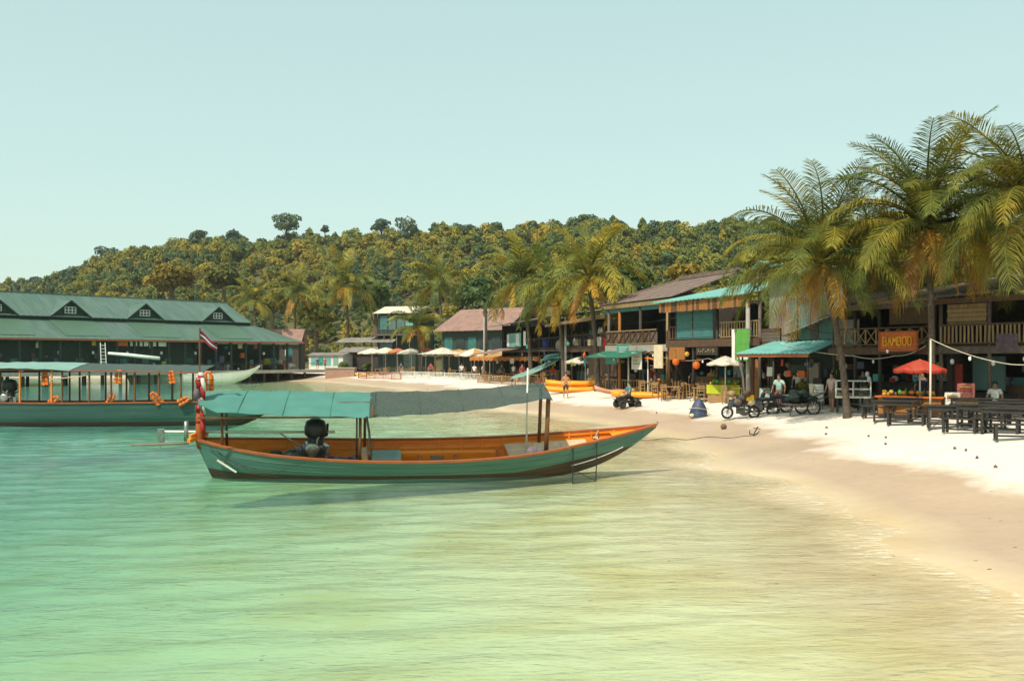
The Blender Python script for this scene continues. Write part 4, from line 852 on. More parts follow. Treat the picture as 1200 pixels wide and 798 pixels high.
# ------------------------------------------------------------ green restaurant on the pier (left)
A = PW(-150, 0, 97); Bq = PW(352, 0, 137)
pier = Bld('pier_restaurant', 'large dark restaurant on a pier with green tin roof and four dormers', (A.x, A.y), (Bq.x, Bq.y), z=0)
Wp = pier.w; rt = pier.root
# measured along the facade: local x for a picture column at the eave line
def fx(px):
    u = (px - 600) / FPX; D = (Bq - A); t = (A.x - u * A.y) / (u * D.y - D.x); return t * Wp
eave, mid, rdg = 5.55, 8.0, 11.5; dS, dU = 4.6, 6.4
# lower skirt roof (hipped at the right end), then the upper roof with its back slope
xe = fx(314)
P = []
n = 150
for i in range(n + 1):
    q = i / n; xf = lerp(-6, Wp, q); xb = lerp(-6, xe + .6, q); P.append([Vector((xf, -1.0, eave)) .lerp(Vector((xb, dS, mid)), v) + Vector((0, 0, .022 if i % 2 else 0)) for v in (0, .25, .5, .75, 1)])
MB().slab(P, .08).build('skirt_roof', 'green_roof', rt)
P = [[Vector((Wp, -1.0, eave)), Vector((xe + .6, dS, mid))], [Vector((Wp, 16, eave)), Vector((xe + .6, 11, mid))]]
MB().slab(P, .08).build('skirt_roof', 'green_roof', rt)
P = []
for i in range(n + 1):
    q = i / n; x = lerp(-6, xe, q); P.append([Vector((x, lerp(dS - .5, dS + dU, v), lerp(mid + .35, rdg, v) + (.022 if i % 2 else 0))) for v in (0, .25, .5, .75, 1)])
MB().slab(P, .08).build('upper_roof', 'green_roof', rt)
MB().slab([[Vector((-6, dS + dU, rdg)), Vector((-6, dS + 2 * dU + .5, mid + .3))], [Vector((xe, dS + dU, rdg)), Vector((xe, dS + 2 * dU + .5, mid + .3))]], .08).build('upper_roof', 'green_roof', rt)
MB().bar((-6, dS + dU, rdg + .03), (xe, dS + dU, rdg + .03), .4, .14).build('ridge_cap', 'green_roof', rt)
MB().add([(xe - .1, dS - .2, mid + .3), (xe - .1, dS + 2 * dU, mid + .3), (xe - .1, dS + dU, rdg - .1)], [(0, 1, 2)]).build('gable_wall', 'dark_green_wall', rt)
MB().box(-6, xe, dS - .1, dS + .1, mid - .1, mid + .4).build('fascia', 'dark_green_wall', rt)
MB().box(-6, Wp, -1.06, -.98, eave - .22, eave - .02).build('fascia', 'rail_paint', rt)
slope = (rdg - mid - .35) / (dU + .5)
for px in (-6, 82, 169, 254):
    xc = fx(px + 31) * 1.0 - 1.2 ; hw = 2.45; z0 = mid + .35; hh = 2.0; yf = dS - .35
    d_ = thing('dormer', None, None, (0, 0, 0)); d_.parent = rt
    MB().prism([(xc - hw, z0), (xc + hw, z0), (xc, z0 + hh)], yf + .25, yf + .32).build('face', 'dark_green_wall', d_)
    yb = lambda z: yf + .3 + (z - z0) / slope
    for sg in (-1, 1):
        P = [[Vector((xc + sg * (hw + .2), yf - .1, z0 - .12)), Vector((xc, yf - .1, z0 + hh + .06))], [Vector((xc + sg * (hw + .2), yf + .4, z0 - .12)), Vector((xc, yb(z0 + hh) + .4, z0 + hh + .06))]]
        MB().slab(P, .09).build('roof_slope', 'green_roof', d_)
        MB().bar((xc + sg * (hw + .2), yf - .13, z0 - .16), (xc, yf - .13, z0 + hh + .02), .05, .16).build('barge_board', 'dark_green_wall', d_)
    w = MB()
    for k in range(4): w.box(xc - .66 + k * .44 - .05, xc - .66 + k * .44 + .05, yf + .19, yf + .25, z0 + .45, z0 + 1.2)
    for k in range(3): w.box(xc - .70, xc + .70, yf + .20, yf + .24, z0 + .42 + k * .37, z0 + .50 + k * .37)
    w.build('window_frame', 'white_paint', d_); MB().box(xc - .66, xc + .66, yf + .225, yf + .245, z0 + .46, z0 + 1.2).build('window_pane', 'dark_glass', d_)
    # brighter unfaded paint on the skirt roof sheltered under each dormer
    P = []
    for i in range(13):
        q = i / 12; xx = xc + lerp(-2.6, 2.6, q) * 1.0; P.append([Vector((xx * 1. + (v - .1) * (xc - xx) * -.05, lerp(-1.0, dS, v), lerp(eave, mid, v) + .075)) for v in (.12, .4, .7, .96)])
    MB().slab(P, .012).build('roof_sheet', 'green_roof_fresh', rt)
# walls, deck, posts, interior
MB().box(-6, Wp + 3.5, -2.2, 16, 1.15, 1.55).build('deck', 'concrete', rt)
MB().box(-6, fx(235), 1.0, 1.2, 1.55, 5.4).build('front_wall', 'dark_green_wall', rt)
MB().box(fx(235), Wp - .5, 4.5, 4.7, 1.55, 5.4).build('inner_wall', 'dark_green_wall', rt)
MB().box(-6, Wp - .3, 15, 15.2, 1.55, 5.6).build('back_wall', 'dark_green_wall', rt)
for k in range(26):
    x = lerp(-4, Wp - .4, k / 25); MB().box(x - .12, x + .12, -.7, -.46, 1.55, 5.5).build('column', 'dark_green_wall', rt)
    MB().tube([(x, -1.6, -4), (x, -1.6, 1.2)], .2, 8).build('pile', 'dark_wood', rt); MB().tube([(x + .4, 4, -4), (x + .4, 4, 1.2)], .2, 8).build('pile', 'dark_wood', rt)
MB().box(-6, Wp + 3, -1.9, -1.82, 2.45, 2.52).build('hand_rail', 'dark_green_wall', rt)
for i, (p0, p1, m_) in enumerate(((133, 148, 'sign_orange'), (151, 159, 'white_paint'), (162, 165, 'white_paint'), (167, 172, 'white_paint'), (174, 181, 'white_paint'), (184, 193, 'white_paint'), (106, 111, 'gold_cloth'), (250, 300, 'pale_teal_tarp'), (304, 350, 'pale_teal_tarp'))):
    MB().box(fx(p0), fx(p1), -.42, -.34, 4.75 if i < 7 else 5.15, 5.3, ).build('menu_board', m_, rt)
for k in range(9): 
    x = fx(15 + k * 26); MB().box(x, x + .9, .93, 1.0, 2.6, 3.2).build('window_pane', 'teal_glass', rt)
for k in range(7): x = fx(70 + 40 * k); MB().ell((x, .2, 3.9), (.18, .18, .22), 8, 5).build('ceiling_lamp', 'bulb_glass', rt, True)
for k in range(8):
    x = fx(248 + 12 * k); MB().box(x, x + .7, .4 + .4 * (k % 3), 1.2 + .4 * (k % 3), 1.55, 2.3).build('counter', ['dark_wood', 'grey_wood', 'white_wall'][k % 3], rt)
clutter(rt, 46, fx(0), Wp - 1, -.3, .85, (1.6, 1.6, 1.9, 2.5, 3.2, 4.4), 5, .8)
clutter(rt, 16, fx(240), Wp + 1.5, .5, 4.0, (1.6, 1.6, 2.2), 6, 1.0)
# white ladder and mast against the pier
t = thing('white_ladder', 'white ladder leaning on the pier front below the orange board', 'ladder', PW(122, 436, 106), R(40)); mb = MB()
for sx in (-.28, .28): MB().tube([(sx, 0, 0), (sx * .9, .5, 3.3)], .05, 6).build('side_rail', 'white_paint', t)
for k in range(8): MB().tube([(-.27, .06 * k + .03, .35 + .38 * k), (.27, .06 * k + .03, .35 + .38 * k)], .035, 5).build('rung', 'white_paint', t)
tag(MB().tube([PW(127, 414, 106), PW(150, 416, 106), PW(187, 420, 106)], [.16, .2, .2], 9).build('white_mast', 'white_paint', None, True), 'white pole lying level in front of the dark pier restaurant', 'mast')

# ------------------------------------------------------------ far huts left of centre
def simple_house(name, label, px0, px1, Y0, Y1, z0, eave, rdg, d, wall, roof, over=.5, corr=.03, windows=0, wm='teal_glass', hip=0.):
    A, B = PW(px0, 0, Y0), PW(px1, 0, Y1); b = Bld(name, label, (A.x, A.y), (B.x, B.y), z=z0); h = eave
    b.box('front_wall', 0, b.w, 0, .12, 0, h, wall); b.shell(d, h, wall)
    b.sheet_roof('roof', ((-over, -over, h), (b.w + over, -over, h), (b.w + over - hip, d / 2, rdg), (-over + hip, d / 2, rdg)), roof, .06, corr, max(8, int(b.w * 2.5)))
    b.sheet_roof('roof', ((-over + hip, d / 2, rdg), (b.w + over - hip, d / 2, rdg), (b.w + over, d + over, h), (-over, d + over, h)), roof, .06, corr, max(8, int(b.w * 2.5)))
    for sx in (0, b.w - .1): MB().add([(sx, .05, h), (sx, d - .05, h), (sx + .1, d - .05, h), (sx + .1, .05, h), (sx, d / 2, rdg - .1), (sx + .1, d / 2, rdg - .1)], [(0, 1, 4), (3, 2, 5)]).build('gable', wall, b.root)
    for k in range(windows):
        x = b.w * (k + .5) / windows; w = b.box('window', x - .62, x + .62, -.05, .0, h - 1.9, h - .5, wm); b.box('window_frame', x - .66, x - .58, -.07, -.052, h - 1.95, h - .45, 'white_paint', w)
    return b
simple_house('red_roof_hut', 'small hut with a red roof behind the right end of the pier restaurant', 305, 350, 158, 158, 1., 4.6, 7.2, 5, 'dark_wood', 'red_tile', windows=2)
b = simple_house('flat_roof_house', 'three-storey house with pale roof and turquoise windows behind the parasols', 443, 487, 142, 140, 1., 9.0, 10.2, 7, 'dark_green_wall', 'pale_tin', .6, .02)
for k in range(4): b.box('window', .4 + k * 1.4, 1.6 + k * 1.4, -.06, .0, 6.5, 8.6, ['teal_glass', 'teal_tin', 'teal_tin', 'turq_roof'][k])
b.box('balcony', -.5, b.w + .8, -1.6, 0, 5.6, 5.75, 'grey_wood'); b.rail(-.5, b.w + .5, -1.5, 5.7, .9, 10, 'grey_wood'); b.box('lower_window', .3, 2.4, -.06, 0, 2.8, 5.2, 'teal_glass')
for k in range(4): b.post(-.3 + k * b.w / 3, -1.5, 0, 5.7, 'grey_wood')
b.sheet_roof('lean_to_roof', ((-6, -2.6, 4.6), (b.w * .6, -2.6, 4.6), (b.w * .6, .2, 5.5), (-6, .2, 5.3)), 'rust_tin', .05, .04, 20)
b = simple_house('red_tile_house', 'wide house with a faded red tiled roof behind the white parasols', 518, 590, 118, 112, 1., 5.6, 8.5, 9, 'dark_green_wall', 'red_tile', .8, .03)
for k in range(5): b.box('window', .5 + k * 1.9, 1.8 + k * 1.9, -.06, .0, 3.2, 4.8, ['teal_glass', 'dark_glass', 'teal_glass', 'dark_glass', 'dark_glass'][k])
b.sheet_roof('veranda_roof', ((-1, -3.4, 2.75), (b.w + 2, -3.4, 2.75), (b.w + 2, .0, 3.2), (-1, .0, 3.2)), 'pale_tin', .05, .03, 30)
for k in range(6): b.post(-.5 + k * (b.w + 1.5) / 5, -3.2, 0, 2.75, 'mid_wood')
t = simple_house('kiosk', 'low white kiosk with turquoise posters at the foot of the far palms', 362, 402, 146, 144, 1.2, 2.5, 2.9, 3, 'white_wall', 'rust_tin', .3, .02)
for k in range(4): t.box('poster', .4 + k * 1.3, 1.3 + k * 1.3, -.05, 0, .9, 2.2, ['turq_roof', 'sign_teal', 'turq_roof', 'pale_teal_tarp'][k])
simple_house('shed', 'open dark shed between the kiosk and the pale-roofed house', 400, 446, 148, 146, 1., 3.2, 4.0, 5, 'dark_wood', 'rust_tin', .5, .03)
# retaining block at the pier root
w = thing('retaining_wall', 'pinkish block wall at the landward end of the pier', 'wall', PW(381, 0, 133), R(2)); w.location.z = .5
MB().box(0, 4.1, 0, 3, -.8, 1.25).build('wall_face', 'pink_wall', w); MB().box(-.1, 4.2, -.1, 3.1, 1.25, 1.4).build('coping', 'concrete', w)

# ------------------------------------------------------------ dark bars in the middle
A, B = PW(588, 0, 94), PW(656, 0, 77)
b = Bld('dark_bar', 'dark two-storey bar with grey tin roof and a turquoise banner', (A.x, A.y), (B.x, B.y)); b.shell(8, 5.4, 'dark_wood')
b.box('upper_floor', 0, b.w, 0, 7.8, 2.7, 2.9, 'dark_wood'); b.sheet_roof('roof', ((-.8, -1.2, 5.3), (b.w + .8, -1.2, 5.5), (b.w + .8, 8, 6.8), (-.8, 8, 6.6)), 'rust_tin', .05, .04, 60)
b.rail(0, b.w, .1, 2.9, 1.0, 34, 'dark_wood')
for k in range(7): b.post(.2 + k * (b.w - .4) / 6, .15, 0, 5.4, 'dark_wood')
b.box('partition', b.w * .5, b.w * .95, 3, 3.1, 2.9, 5.3, 'teal_tin'); b.box('counter', 2, b.w - 4, 1.5, 2.2, 0, 1.1, 'mid_wood')
b.sheet_roof('pink_canopy', ((-1, -3.0, 2.5), (b.w * .38, -3.0, 2.6), (b.w * .38, .0, 3.1), (-1, 0, 3.1)), 'red_tile', .05, .03, 24)
sg = b.box('banner', b.w * .16, b.w * .42, -.25, -.2, 3.2, 4.5, 'turq_roof'); b.box('banner_edge', b.w * .16, b.w * .2, -.27, -.252, 3.3, 4.4, 'white_paint', sg); b.box('banner_edge', b.w * .33, b.w * .39, -.27, -.252, 3.3, 4.4, 'white_paint', sg)
b.box('white_panel', b.w * .46, b.w * .50, -.22, -.18, 3.3, 4.6, 'white_paint')
clutter(b.root, 40, .3, b.w - .3, -.9, 1.4, (.0, .0, .9, 1.6, 2.2, 2.95, 3.6), 11, .5)
A, B = PW(655, 0, 77.5), PW(724, 0, 63.5)
b = Bld('thatched_bar', 'dark thatched bar with an open upper loft left of the brown tiled house', (A.x, A.y), (B.x, B.y)); b.shell(8, 4.9, 'dark_wood')
b.box('upper_floor', 0, b.w, 0, 7.8, 2.8, 3.0, 'mid_wood'); b.sheet_roof('thatch_roof', ((-.8, -1.0, 4.9), (b.w + .2, -1.0, 5.0), (b.w + .2, 5, 6.0), (-.8, 5, 5.9)), 'thatch', .2, .05, 50)
b.rail(0, b.w * .6, .1, 3.0, .95, 26, 'dark_wood'); b.rail(b.w * .6, b.w, .1, 3.0, .95, 6, 'grey_wood', 'x')
for k in range(6): b.post(.2 + k * (b.w - .4) / 5, .2, 0, 4.95, 'grey_wood' if k % 2 else 'dark_wood')
b.boards(b.w * .55, b.w * .98, .0, .9, 2.7, 16, ['mid_wood', 'dark_wood'], 'board')
b.box('beam', 0, b.w, -.05, .1, 2.62, 2.8, 'mid_wood'); b.box('blue_drum', b.w - 1.3, b.w - .3, .3, 1.2, 3.0, 3.9, 'navy_sheet'); b.box('counter', 1, b.w * .5, 1.2, 1.9, 0, 1.1, 'teal_tin')
for k in range(14): b.box('stacked_crate', .4 + k * .95, 1.1 + k * .95, .6 + .3 * (k % 3), 1.3 + .3 * (k % 3), 3.0, 3.4 + .25 * (k * 7 % 4), ['dark_wood', 'grey_wood', 'purple_grey', 'white_wall'][k % 4])
for k in range(10): b.box('shelf_box', .6 + k * 1.2, 1.3 + k * 1.2, 2.5, 3.0, 1.0, 1.5 + .2 * (k % 3), ['teal_blind', 'mid_wood', 'white_wall', 'sign_orange'][k % 4])

clutter(b.root, 46, .3, b.w - .3, -.8, 1.2, (.0, .0, .8, 1.5, 2.1, 3.05, 3.1, 3.9), 12, .5)
# ------------------------------------------------------------ brown tiled house
A, B = PW(724, 0, 62.5), PW(798, 0, 55.5)
b = Bld('brown_tiled_house', 'two-storey timber house with a brown hipped tile roof', (A.x, A.y), (B.x, B.y)); W8 = b.w
b.shell(8, 5.7, 'dark_wood'); b.box('upper_floor', 0, W8, -.9, 7.8, 2.75, 2.95, 'grey_wood')
b.tiles(((-.7, -1.0, 5.65), (W8 + .4, -1.0, 5.7), (W8 + .6, 3.6, 7.3), (1.9, 3.6, 7.25)), 'brown_tile', 9, 26)
b.tiles(((-.7, 8, 5.6), (-.7, -1.0, 5.6), (1.85, 3.55, 7.2), (1.85, 3.7, 7.2)), 'brown_tile', 9, 16)
MB().bar((1.9, 3.6, 7.36), (W8 + .6, 3.6, 7.40), .26, .16).build('ridge_tile', 'brown_tile', b.root); MB().bar((-.7, -1.0, 5.75), (1.9, 3.6, 7.33), .22, .14).build('hip_tile', 'brown_tile', b.root)
for k in range(12): MB().box(2.0 + k * .55, 2.35 + k * .55, 3.5, 3.7, 7.42, 7.56).build('ridge_ornament', 'brown_tile', b.root)
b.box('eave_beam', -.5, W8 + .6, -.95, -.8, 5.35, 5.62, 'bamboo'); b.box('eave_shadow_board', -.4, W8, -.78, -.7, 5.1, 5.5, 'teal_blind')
for x, m_ in ((.15, 'grey_wood'), (1.6, 'orange_wood'), (W8 - .3, 'bamboo'), (W8 * .55, 'dark_wood')): b.post(x, -.75, 0, 5.5, m_, .10)
b.rail(.0, W8 * .82, -.85, 2.95, .95, 8, 'mid_wood', 'x', 'bamboo'); b.boards(0, W8 * .82, -.8, 2.35, 3.75, 18, ['grey_wood', 'mid_wood'], 'board')
b.box('fascia_board', 0, W8, -.96, -.91, 2.55, 2.95, 'concrete'); b.box('inner_wall', .1, W8 - .1, 3, 3.1, 0, 5.5, 'dark_wood')
b.box('green_banner', .4, 1.9, -1.15, -1.1, 1.75, 2.5, 'sign_teal'); b.sheet_roof('green_awning', ((-.2, -2.4, 2.2), (W8 * .7, -2.4, 2.2), (W8 * .7, -.95, 2.6), (-.2, -.95, 2.6)), 'awning_green', .03, .0, 10)
for k in range(6): b.box('shelf_goods', .5 + k * 1.3, 1.2 + k * 1.3, .6, 1.2, .2, 1.1 + .3 * (k % 3), ['mid_wood', 'teal_blind', 'white_wall', 'sign_orange', 'dark_wood', 'lime_cloth'][k])

clutter(b.root, 36, .3, W8 - .3, -.8, 2.4, (.0, .0, .7, 1.2, 1.8, 3.0), 13, .45)
# ------------------------------------------------------------ turquoise roofed house
A, B = PW(791, 0, 54.5), PW(901, 0, 47.0)
b = Bld('turquoise_roof_house', 'two-storey wooden house under a turquoise tin roof', (A.x, A.y), (B.x, B.y)); W9 = b.w
b.shell(7, 5.3, 'dark_wood'); b.box('upper_floor', 0, W9, -.6, 6.8, 2.95, 3.15, 'mid_wood')
b.sheet_roof('roof', ((-.6, -1.3, 5.32), (W9 + .1, -1.3, 5.35), (W9 + .5, 2.6, 6.35), (2.6, 2.6, 6.25)), 'turq_roof', .05, .035, 44)
b.sheet_roof('upper_roof', ((2.6, 2.5, 6.45), (5.2, 2.5, 6.45), (4.9, 6, 7.5), (2.9, 6, 7.45)), 'rust_tin', .05, .03, 18)
b.sheet_roof('upper_roof', ((3.4, 2.2, 6.5), (5.0, 2.0, 7.4), (5.0, 6, 7.4), (3.4, 6, 6.7)), 'turq_roof', .05, .03, 14); b.sheet_roof('upper_roof', ((5.0, 2.0, 7.4), (7.2, 2.2, 6.5), (7.2, 6, 6.7), (5.0, 6, 7.4)), 'turq_roof', .05, .03, 14)
MB().prism([(3.5, 6.4), (7.1, 6.4), (5.0, 7.35)], 2.35, 2.45).build('gable', 'grey_wood', b.root)
b.boards(.1, W9 - .1, -1.15, 4.72, 5.28, 40, ['orange_wood', 'mid_wood', 'orange_wood'], 'valance_board')
b.box('teal_blind', .9, W9 * .52, -.5, -.46, 3.2, 4.85, 'teal_blind')
for k in range(4): b.box('blind_fold', .9, W9 * .52, -.53, -.505, 3.3 + k * .4, 3.34 + k * .4, 'teal_tin')
b.rail(W9 * .60, W9 - .2, -.5, 3.15, .9, 14, 'bamboo', 'bal', 'bamboo'); b.rail(.1, .9, -.5, 3.15, .8, 3, 'mid_wood')
for x, m_ in ((.1, 'mid_wood'), (W9 * .56, 'dark_wood'), (W9 - .15, 'grey_wood'), (W9 * .3, 'dark_wood')): b.post(x, -.45, 0, 5.3, m_, .09)
b.box('inner_wall', .1, W9 - .1, 3, 3.1, 0, 5.2, 'dark_wood'); b.box('beam', 0, W9, -.62, -.55, 2.75, 2.97, 'mid_wood')
sg = b.box('carved_sign', 3.1, 5.0, -.75, -.68, 2.30, 2.72, 'black_wood')
for k in range(7): MB().tube([(3.3 + k * .22, -.77, 2.42), (3.36 + k * .22, -.78, 2.62 - .1 * (k % 2)), (3.46 + k * .22, -.77, 2.46 + .06 * (k % 3))], .028, 5).build('carving', 'bamboo', sg)
b.box('wood_board', .5, 2.0, -.74, -.68, 2.05, 2.75, 'orange_wood'); b.box('cream_board', -.85, .05, -.9, -.85, 1.55, 2.9, 'cream')
b.box('bar_counter', .8, W9 - 1.5, .6, 1.3, 0, 1.1, 'mid_wood')
for k in range(4): b.box('shelf_goods', 1 + k * 1.4, 1.8 + k * 1.4, 2.3, 2.9, 1.0, 1.6 + .2 * (k % 2), ['teal_blind', 'white_wall', 'mid_wood', 'shirt_red'][k])
clutter(b.root, 40, .3, W9 - .3, -.4, 2.6, (.0, .0, 1.1, 1.15, 1.9, 3.2), 14, .42)
# green hanging banner on a white pole
t = thing('green_banner', 'upright green banner with a white edge hung on the turquoise roofed house', 'banner', PW(858, 424, 46.6), R(-30))
MB().box(-.02, .14, 0, .03, 0, 1.6).build('white_edge', 'white_paint', t); MB().box(.16, .85, 0, .03, .05, 1.6).build('panel', 'sign_green', t); MB().tube([(-.1, .05, 1.62), (.95, .05, 1.62)], .025, 6).build('hanger', 'dull_metal', t); MB().box(.25, .78, -.012, -.004, .12, .3).build('panel_print', 'white_paint', t)
# ------------------------------------------------------------ grey corrugated house with awning
A, B = PW(902, 0, 46.5), PW(987, 0, 42.0)
b = Bld('corrugated_house', 'tall house of teal and grey corrugated sheets with a turquoise awning', (A.x, A.y), (B.x, B.y)); W10 = b.w
b.shell(7, 6.0, 'dark_wood'); b.box('upper_floor', 0, W10, 0, 6.8, 2.7, 2.9, 'mid_wood')
for x0, x1, m_ in ((0, .9, 'rust_tin'), (.9, 1.5, 'rust_tin'), (1.5, 2.0, 'teal_tin'), (2.03, 2.1, 'mid_wood'), (2.1, 2.9, 'teal_tin'), (2.9, 3.5, 'grey_wood'), (3.5, W10, 'teal_tin')): b.corr_wall('wall_sheet', x0, x1, -.02, 3.6 if x1 < 1 else 3.0, 6.2, m_, max(4, int((x1 - x0) * 12)))
b.sheet_roof('roof', ((-.5, -.6, 6.1), (W10 + .5, -.6, 6.2), (W10 + .5, 7, 7.0), (-.5, 7, 7.0)), 'rust_tin', .05, .03, 34)
b.boards(-.9, .9, -.12, 2.3, 3.6, 8, ['mid_wood', 'grey_wood'], 'board', False)
b.sheet_roof('awning', ((-.2, -2.0, 2.35), (W10 + .1, -2.0, 2.35), (W10 + .1, -.1, 2.95), (.4, -.1, 2.95)), 'turq_roof', .04, .03, 34); b.box('awning_beam', -.1, W10, -1.95, -1.85, 2.18, 2.32, 'rail_paint')
b.sheet_roof('side_roof', ((1.6, -.6, 3.2), (W10 + .6, -.6, 4.2), (W10 + .6, 1.5, 4.6), (1.6, 1.5, 3.4)), 'rust_tin', .04, .03, 26)
MB().tube([(-.05, -1.9, 2.3), (.35, -1.9, 1.2), (.5, -1.9, 0)], .05, 6).build('prop_pole', 'grey_wood', b.root)
for x in (.2, W10 * .5, W10 - .2): b.post(x, -1.8, 0, 2.3, 'dark_wood', .05)
b.box('inner_wall', .1, W10 - .1, 1.0, 1.1, 0, 2.8, 'dark_green_wall'); b.box('grey_door', 1.5, 2.5, .85, .99, 0, 1.9, 'concrete'); b.box('cabinet', 2.7, 3.3, .3, .9, 0, 1.2, 'dark_wood')
sg = b.box('wall_sign', 1.4, 2.7, -.1, -.06, 1.45, 1.80, 'dark_green_wall')
clutter(b.root, 26, .2, W10 - .2, -1.5, .8, (.0, .0, .5, 1.2, 1.7), 15, .38)
# ------------------------------------------------------------ two-storey bamboo bar with the sign
A, B = PW(987, 0, 41.5), PW(1112, 0, 36.8)
b = Bld('bamboo_bar', 'two-storey dark wooden bar with cross-braced balcony and orange sign', (A.x, A.y), (B.x, B.y)); W11 = b.w
b.shell(7, 4.6, 'dark_wood'); b.box('upper_floor', 0, W11, -.7, 6.8, 2.42, 2.62, 'mid_wood'); b.box('floor_beam', -.1, W11 + .1, -.78, -.70, 2.28, 2.55, 'mid_wood')
b.sheet_roof('roof', ((-.5, -1.0, 3.9), (2.0, -1.0, 4.45), (2.0, 6, 5.6), (-.5, 6, 5.6)), 'grey_wood', .06, .02, 16); b.sheet_roof('roof', ((2.0, -1.0, 4.45), (W11 + .2, -1.0, 4.5), (W11 + .2, 6, 5.9), (2.0, 6, 5.7)), 'thatch', .14, .03, 20)
b.box('eave_beam', 0, W11, -.85, -.75, 4.15, 4.35, 'grey_wood'); b.corr_wall('tin_panel', .0, 1.2, -.3, 2.65, 3.8, 'rust_tin', 12)
b.rail(.3, W11 - .1, -.75, 2.60, .80, 9, 'bamboo', 'x', 'mid_wood')
for x in (.15, 1.3, 2.6, W11 - .15): b.post(x, -.65, 0, 4.3, 'dark_wood', .08)
b.box('inner_wall', .1, W11 - .1, 3, 3.1, 0, 4.5, 'dark_green_wall'); b.box('roller_blind', W11 * .55, W11 - .2, -.5, -.45, 3.5, 4.3, 'mid_wood')
b.box('bar_counter', .8, W11 - .5, 1.2, 1.8, 0, 1.1, 'dark_wood')
for k in range(5): b.box('shelf_bottle_row', .9 + k * .8, 1.5 + k * .8, 2.7, 2.95, 1.2 + .3 * (k % 2), 1.6 + .3 * (k % 2), ['teal_blind', 'dark_glass', 'white_wall', 'dark_wood', 'sign_teal'][k])
for k, (x, z) in enumerate(((.5, 1.7), (1.9, 1.45), (2.0, 1.25), (W11 - 1.2, 1.8))): hang_bulb(b.root, (x, -.6, z), .09)
clutter(b.root, 36, .2, W11 - .2, -.5, 2.6, (.0, .0, 1.1, 1.1, 1.6, 2.65), 16, .36)
ps = PW(1052, 400, 37.5)
sgn = thing('bamboo_sign', 'orange-red wooden sign reading BAMBOO on the balcony', 'sign', ps, b.root.rotation_euler.z)
MB().box(-.86, .86, 0, .06, -.36, .36).build('board', 'sign_orange', sgn)
mb = MB(); mb.box(-.90, .90, -.02, .07, .36, .41); mb.box(-.90, .90, -.02, .07, -.41, -.36); mb.box(-.93, -.86, -.02, .07, -.41, .41); mb.box(.86, .93, -.02, .07, -.41, .41); mb.build('frame', 'rail_paint', sgn)
LET = {'B': [((0, 0), (0, 1)), ((0, 1), (.7, .9)), ((.7, .9), (.6, .55)), ((0, .52), (.75, .5)), ((.75, .45), (.7, .05)), ((0, 0), (.7, .03))], 'A': [((0, 0), (.4, 1)), ((.4, 1), (.8, 0)), ((.18, .38), (.62, .38))],
       'M': [((0, 0), (.05, 1)), ((.05, 1), (.42, .4)), ((.42, .4), (.78, 1)), ((.78, 1), (.82, 0))], 'O': [((.2, 0), (0, .3)), ((0, .3), (0, .7)), ((0, .7), (.2, 1)), ((.2, 1), (.6, 1)), ((.6, 1), (.8, .7)), ((.8, .7), (.8, .3)), ((.8, .3), (.6, 0)), ((.6, 0), (.2, 0))]}
x = -.68
for ch in 'BAMBOO':
    mb = MB()
    for (a0, a1), (b0, b1) in LET[ch]: mb.bar((x + a0 * .22, -.03, -.16 + a1 * .34), (x + b0 * .22, -.03, -.16 + b1 * .34), .045, .04, up=(0, 1, 0))
    mb.build('letter', 'sign_yellow', sgn); x += .235
# ------------------------------------------------------------ right-hand bar with slatted balcony
A, B = PW(1112, 0, 36.8), PW(1330, 0, 31.0)
b = Bld('slat_balcony_bar', 'two-storey bar with slatted bamboo balcony and rolled tan blinds at the right edge', (A.x, A.y), (B.x, B.y)); W12 = b.w
b.shell(7, 4.6, 'dark_wood'); b.box('upper_floor', 0, W12, -.7, 6.8, 2.42, 2.62, 'mid_wood'); b.box('floor_beam', 0, W12, -.78, -.70, 2.3, 2.56, 'grey_wood')
b.sheet_roof('roof', ((-.3, -1.2, 4.5), (W12, -1.2, 4.7), (W12, 6, 6.2), (-.3, 6, 6.0)), 'grey_wood', .10, .03, 50); b.box('eave_beam', 0, W12, -.95, -.85, 4.2, 4.4, 'mid_wood')
b.rail(.1, W12 - .1, -.75, 2.60, .82, 40, 'bamboo', 'bal', 'mid_wood')
for x in (.12, 2.1, 4.5, 6.5): b.post(x, -.65, 0, 4.4, 'grey_wood', .08)
for x0, x1, zb in ((.35, 1.95, 3.35), (4.6, 6.4, 3.6)):
    for k in range(5): z0 = lerp(zb, 4.2, k / 5); b.box('blind_slat', x0, x1, -.6 - .03 * (k % 2), -.57 - .03 * (k % 2), z0, z0 + (4.2 - zb) / 5 - .015, 'bamboo' if k % 2 else 'cream' if False else 'bamboo')
b.box('inner_wall', .1, W12 - .1, 3, 3.1, 0, 4.5, 'dark_wood'); b.box('teal_panel', .6, 1.9, .6, .7, .9, 2.2, 'teal_tin'); b.box('red_panel', .05, .4, .2, .3, .7, 1.9, 'shirt_red'); b.box('bar_counter', .5, 5, 1.0, 1.6, 0, 1.1, 'mid_wood')
for k in range(4): b.box('shelf_goods', 1.0 + .9 * k, 1.6 + .9 * k, 1.1, 1.5, 1.1, 1.4, ['white_wall', 'teal_blind', 'yellow_plastic', 'dark_wood'][k])
for k, (x, z) in enumerate(((.55, 2.0), (2.2, 1.95), (3.4, 2.1))): hang_bulb(b.root, (x, -.6, z), .08)
clutter(b.root, 36, .3, 6.2, .2, 2.6, (.0, .0, 1.1, 1.1, 1.6, 2.65), 17, .36)
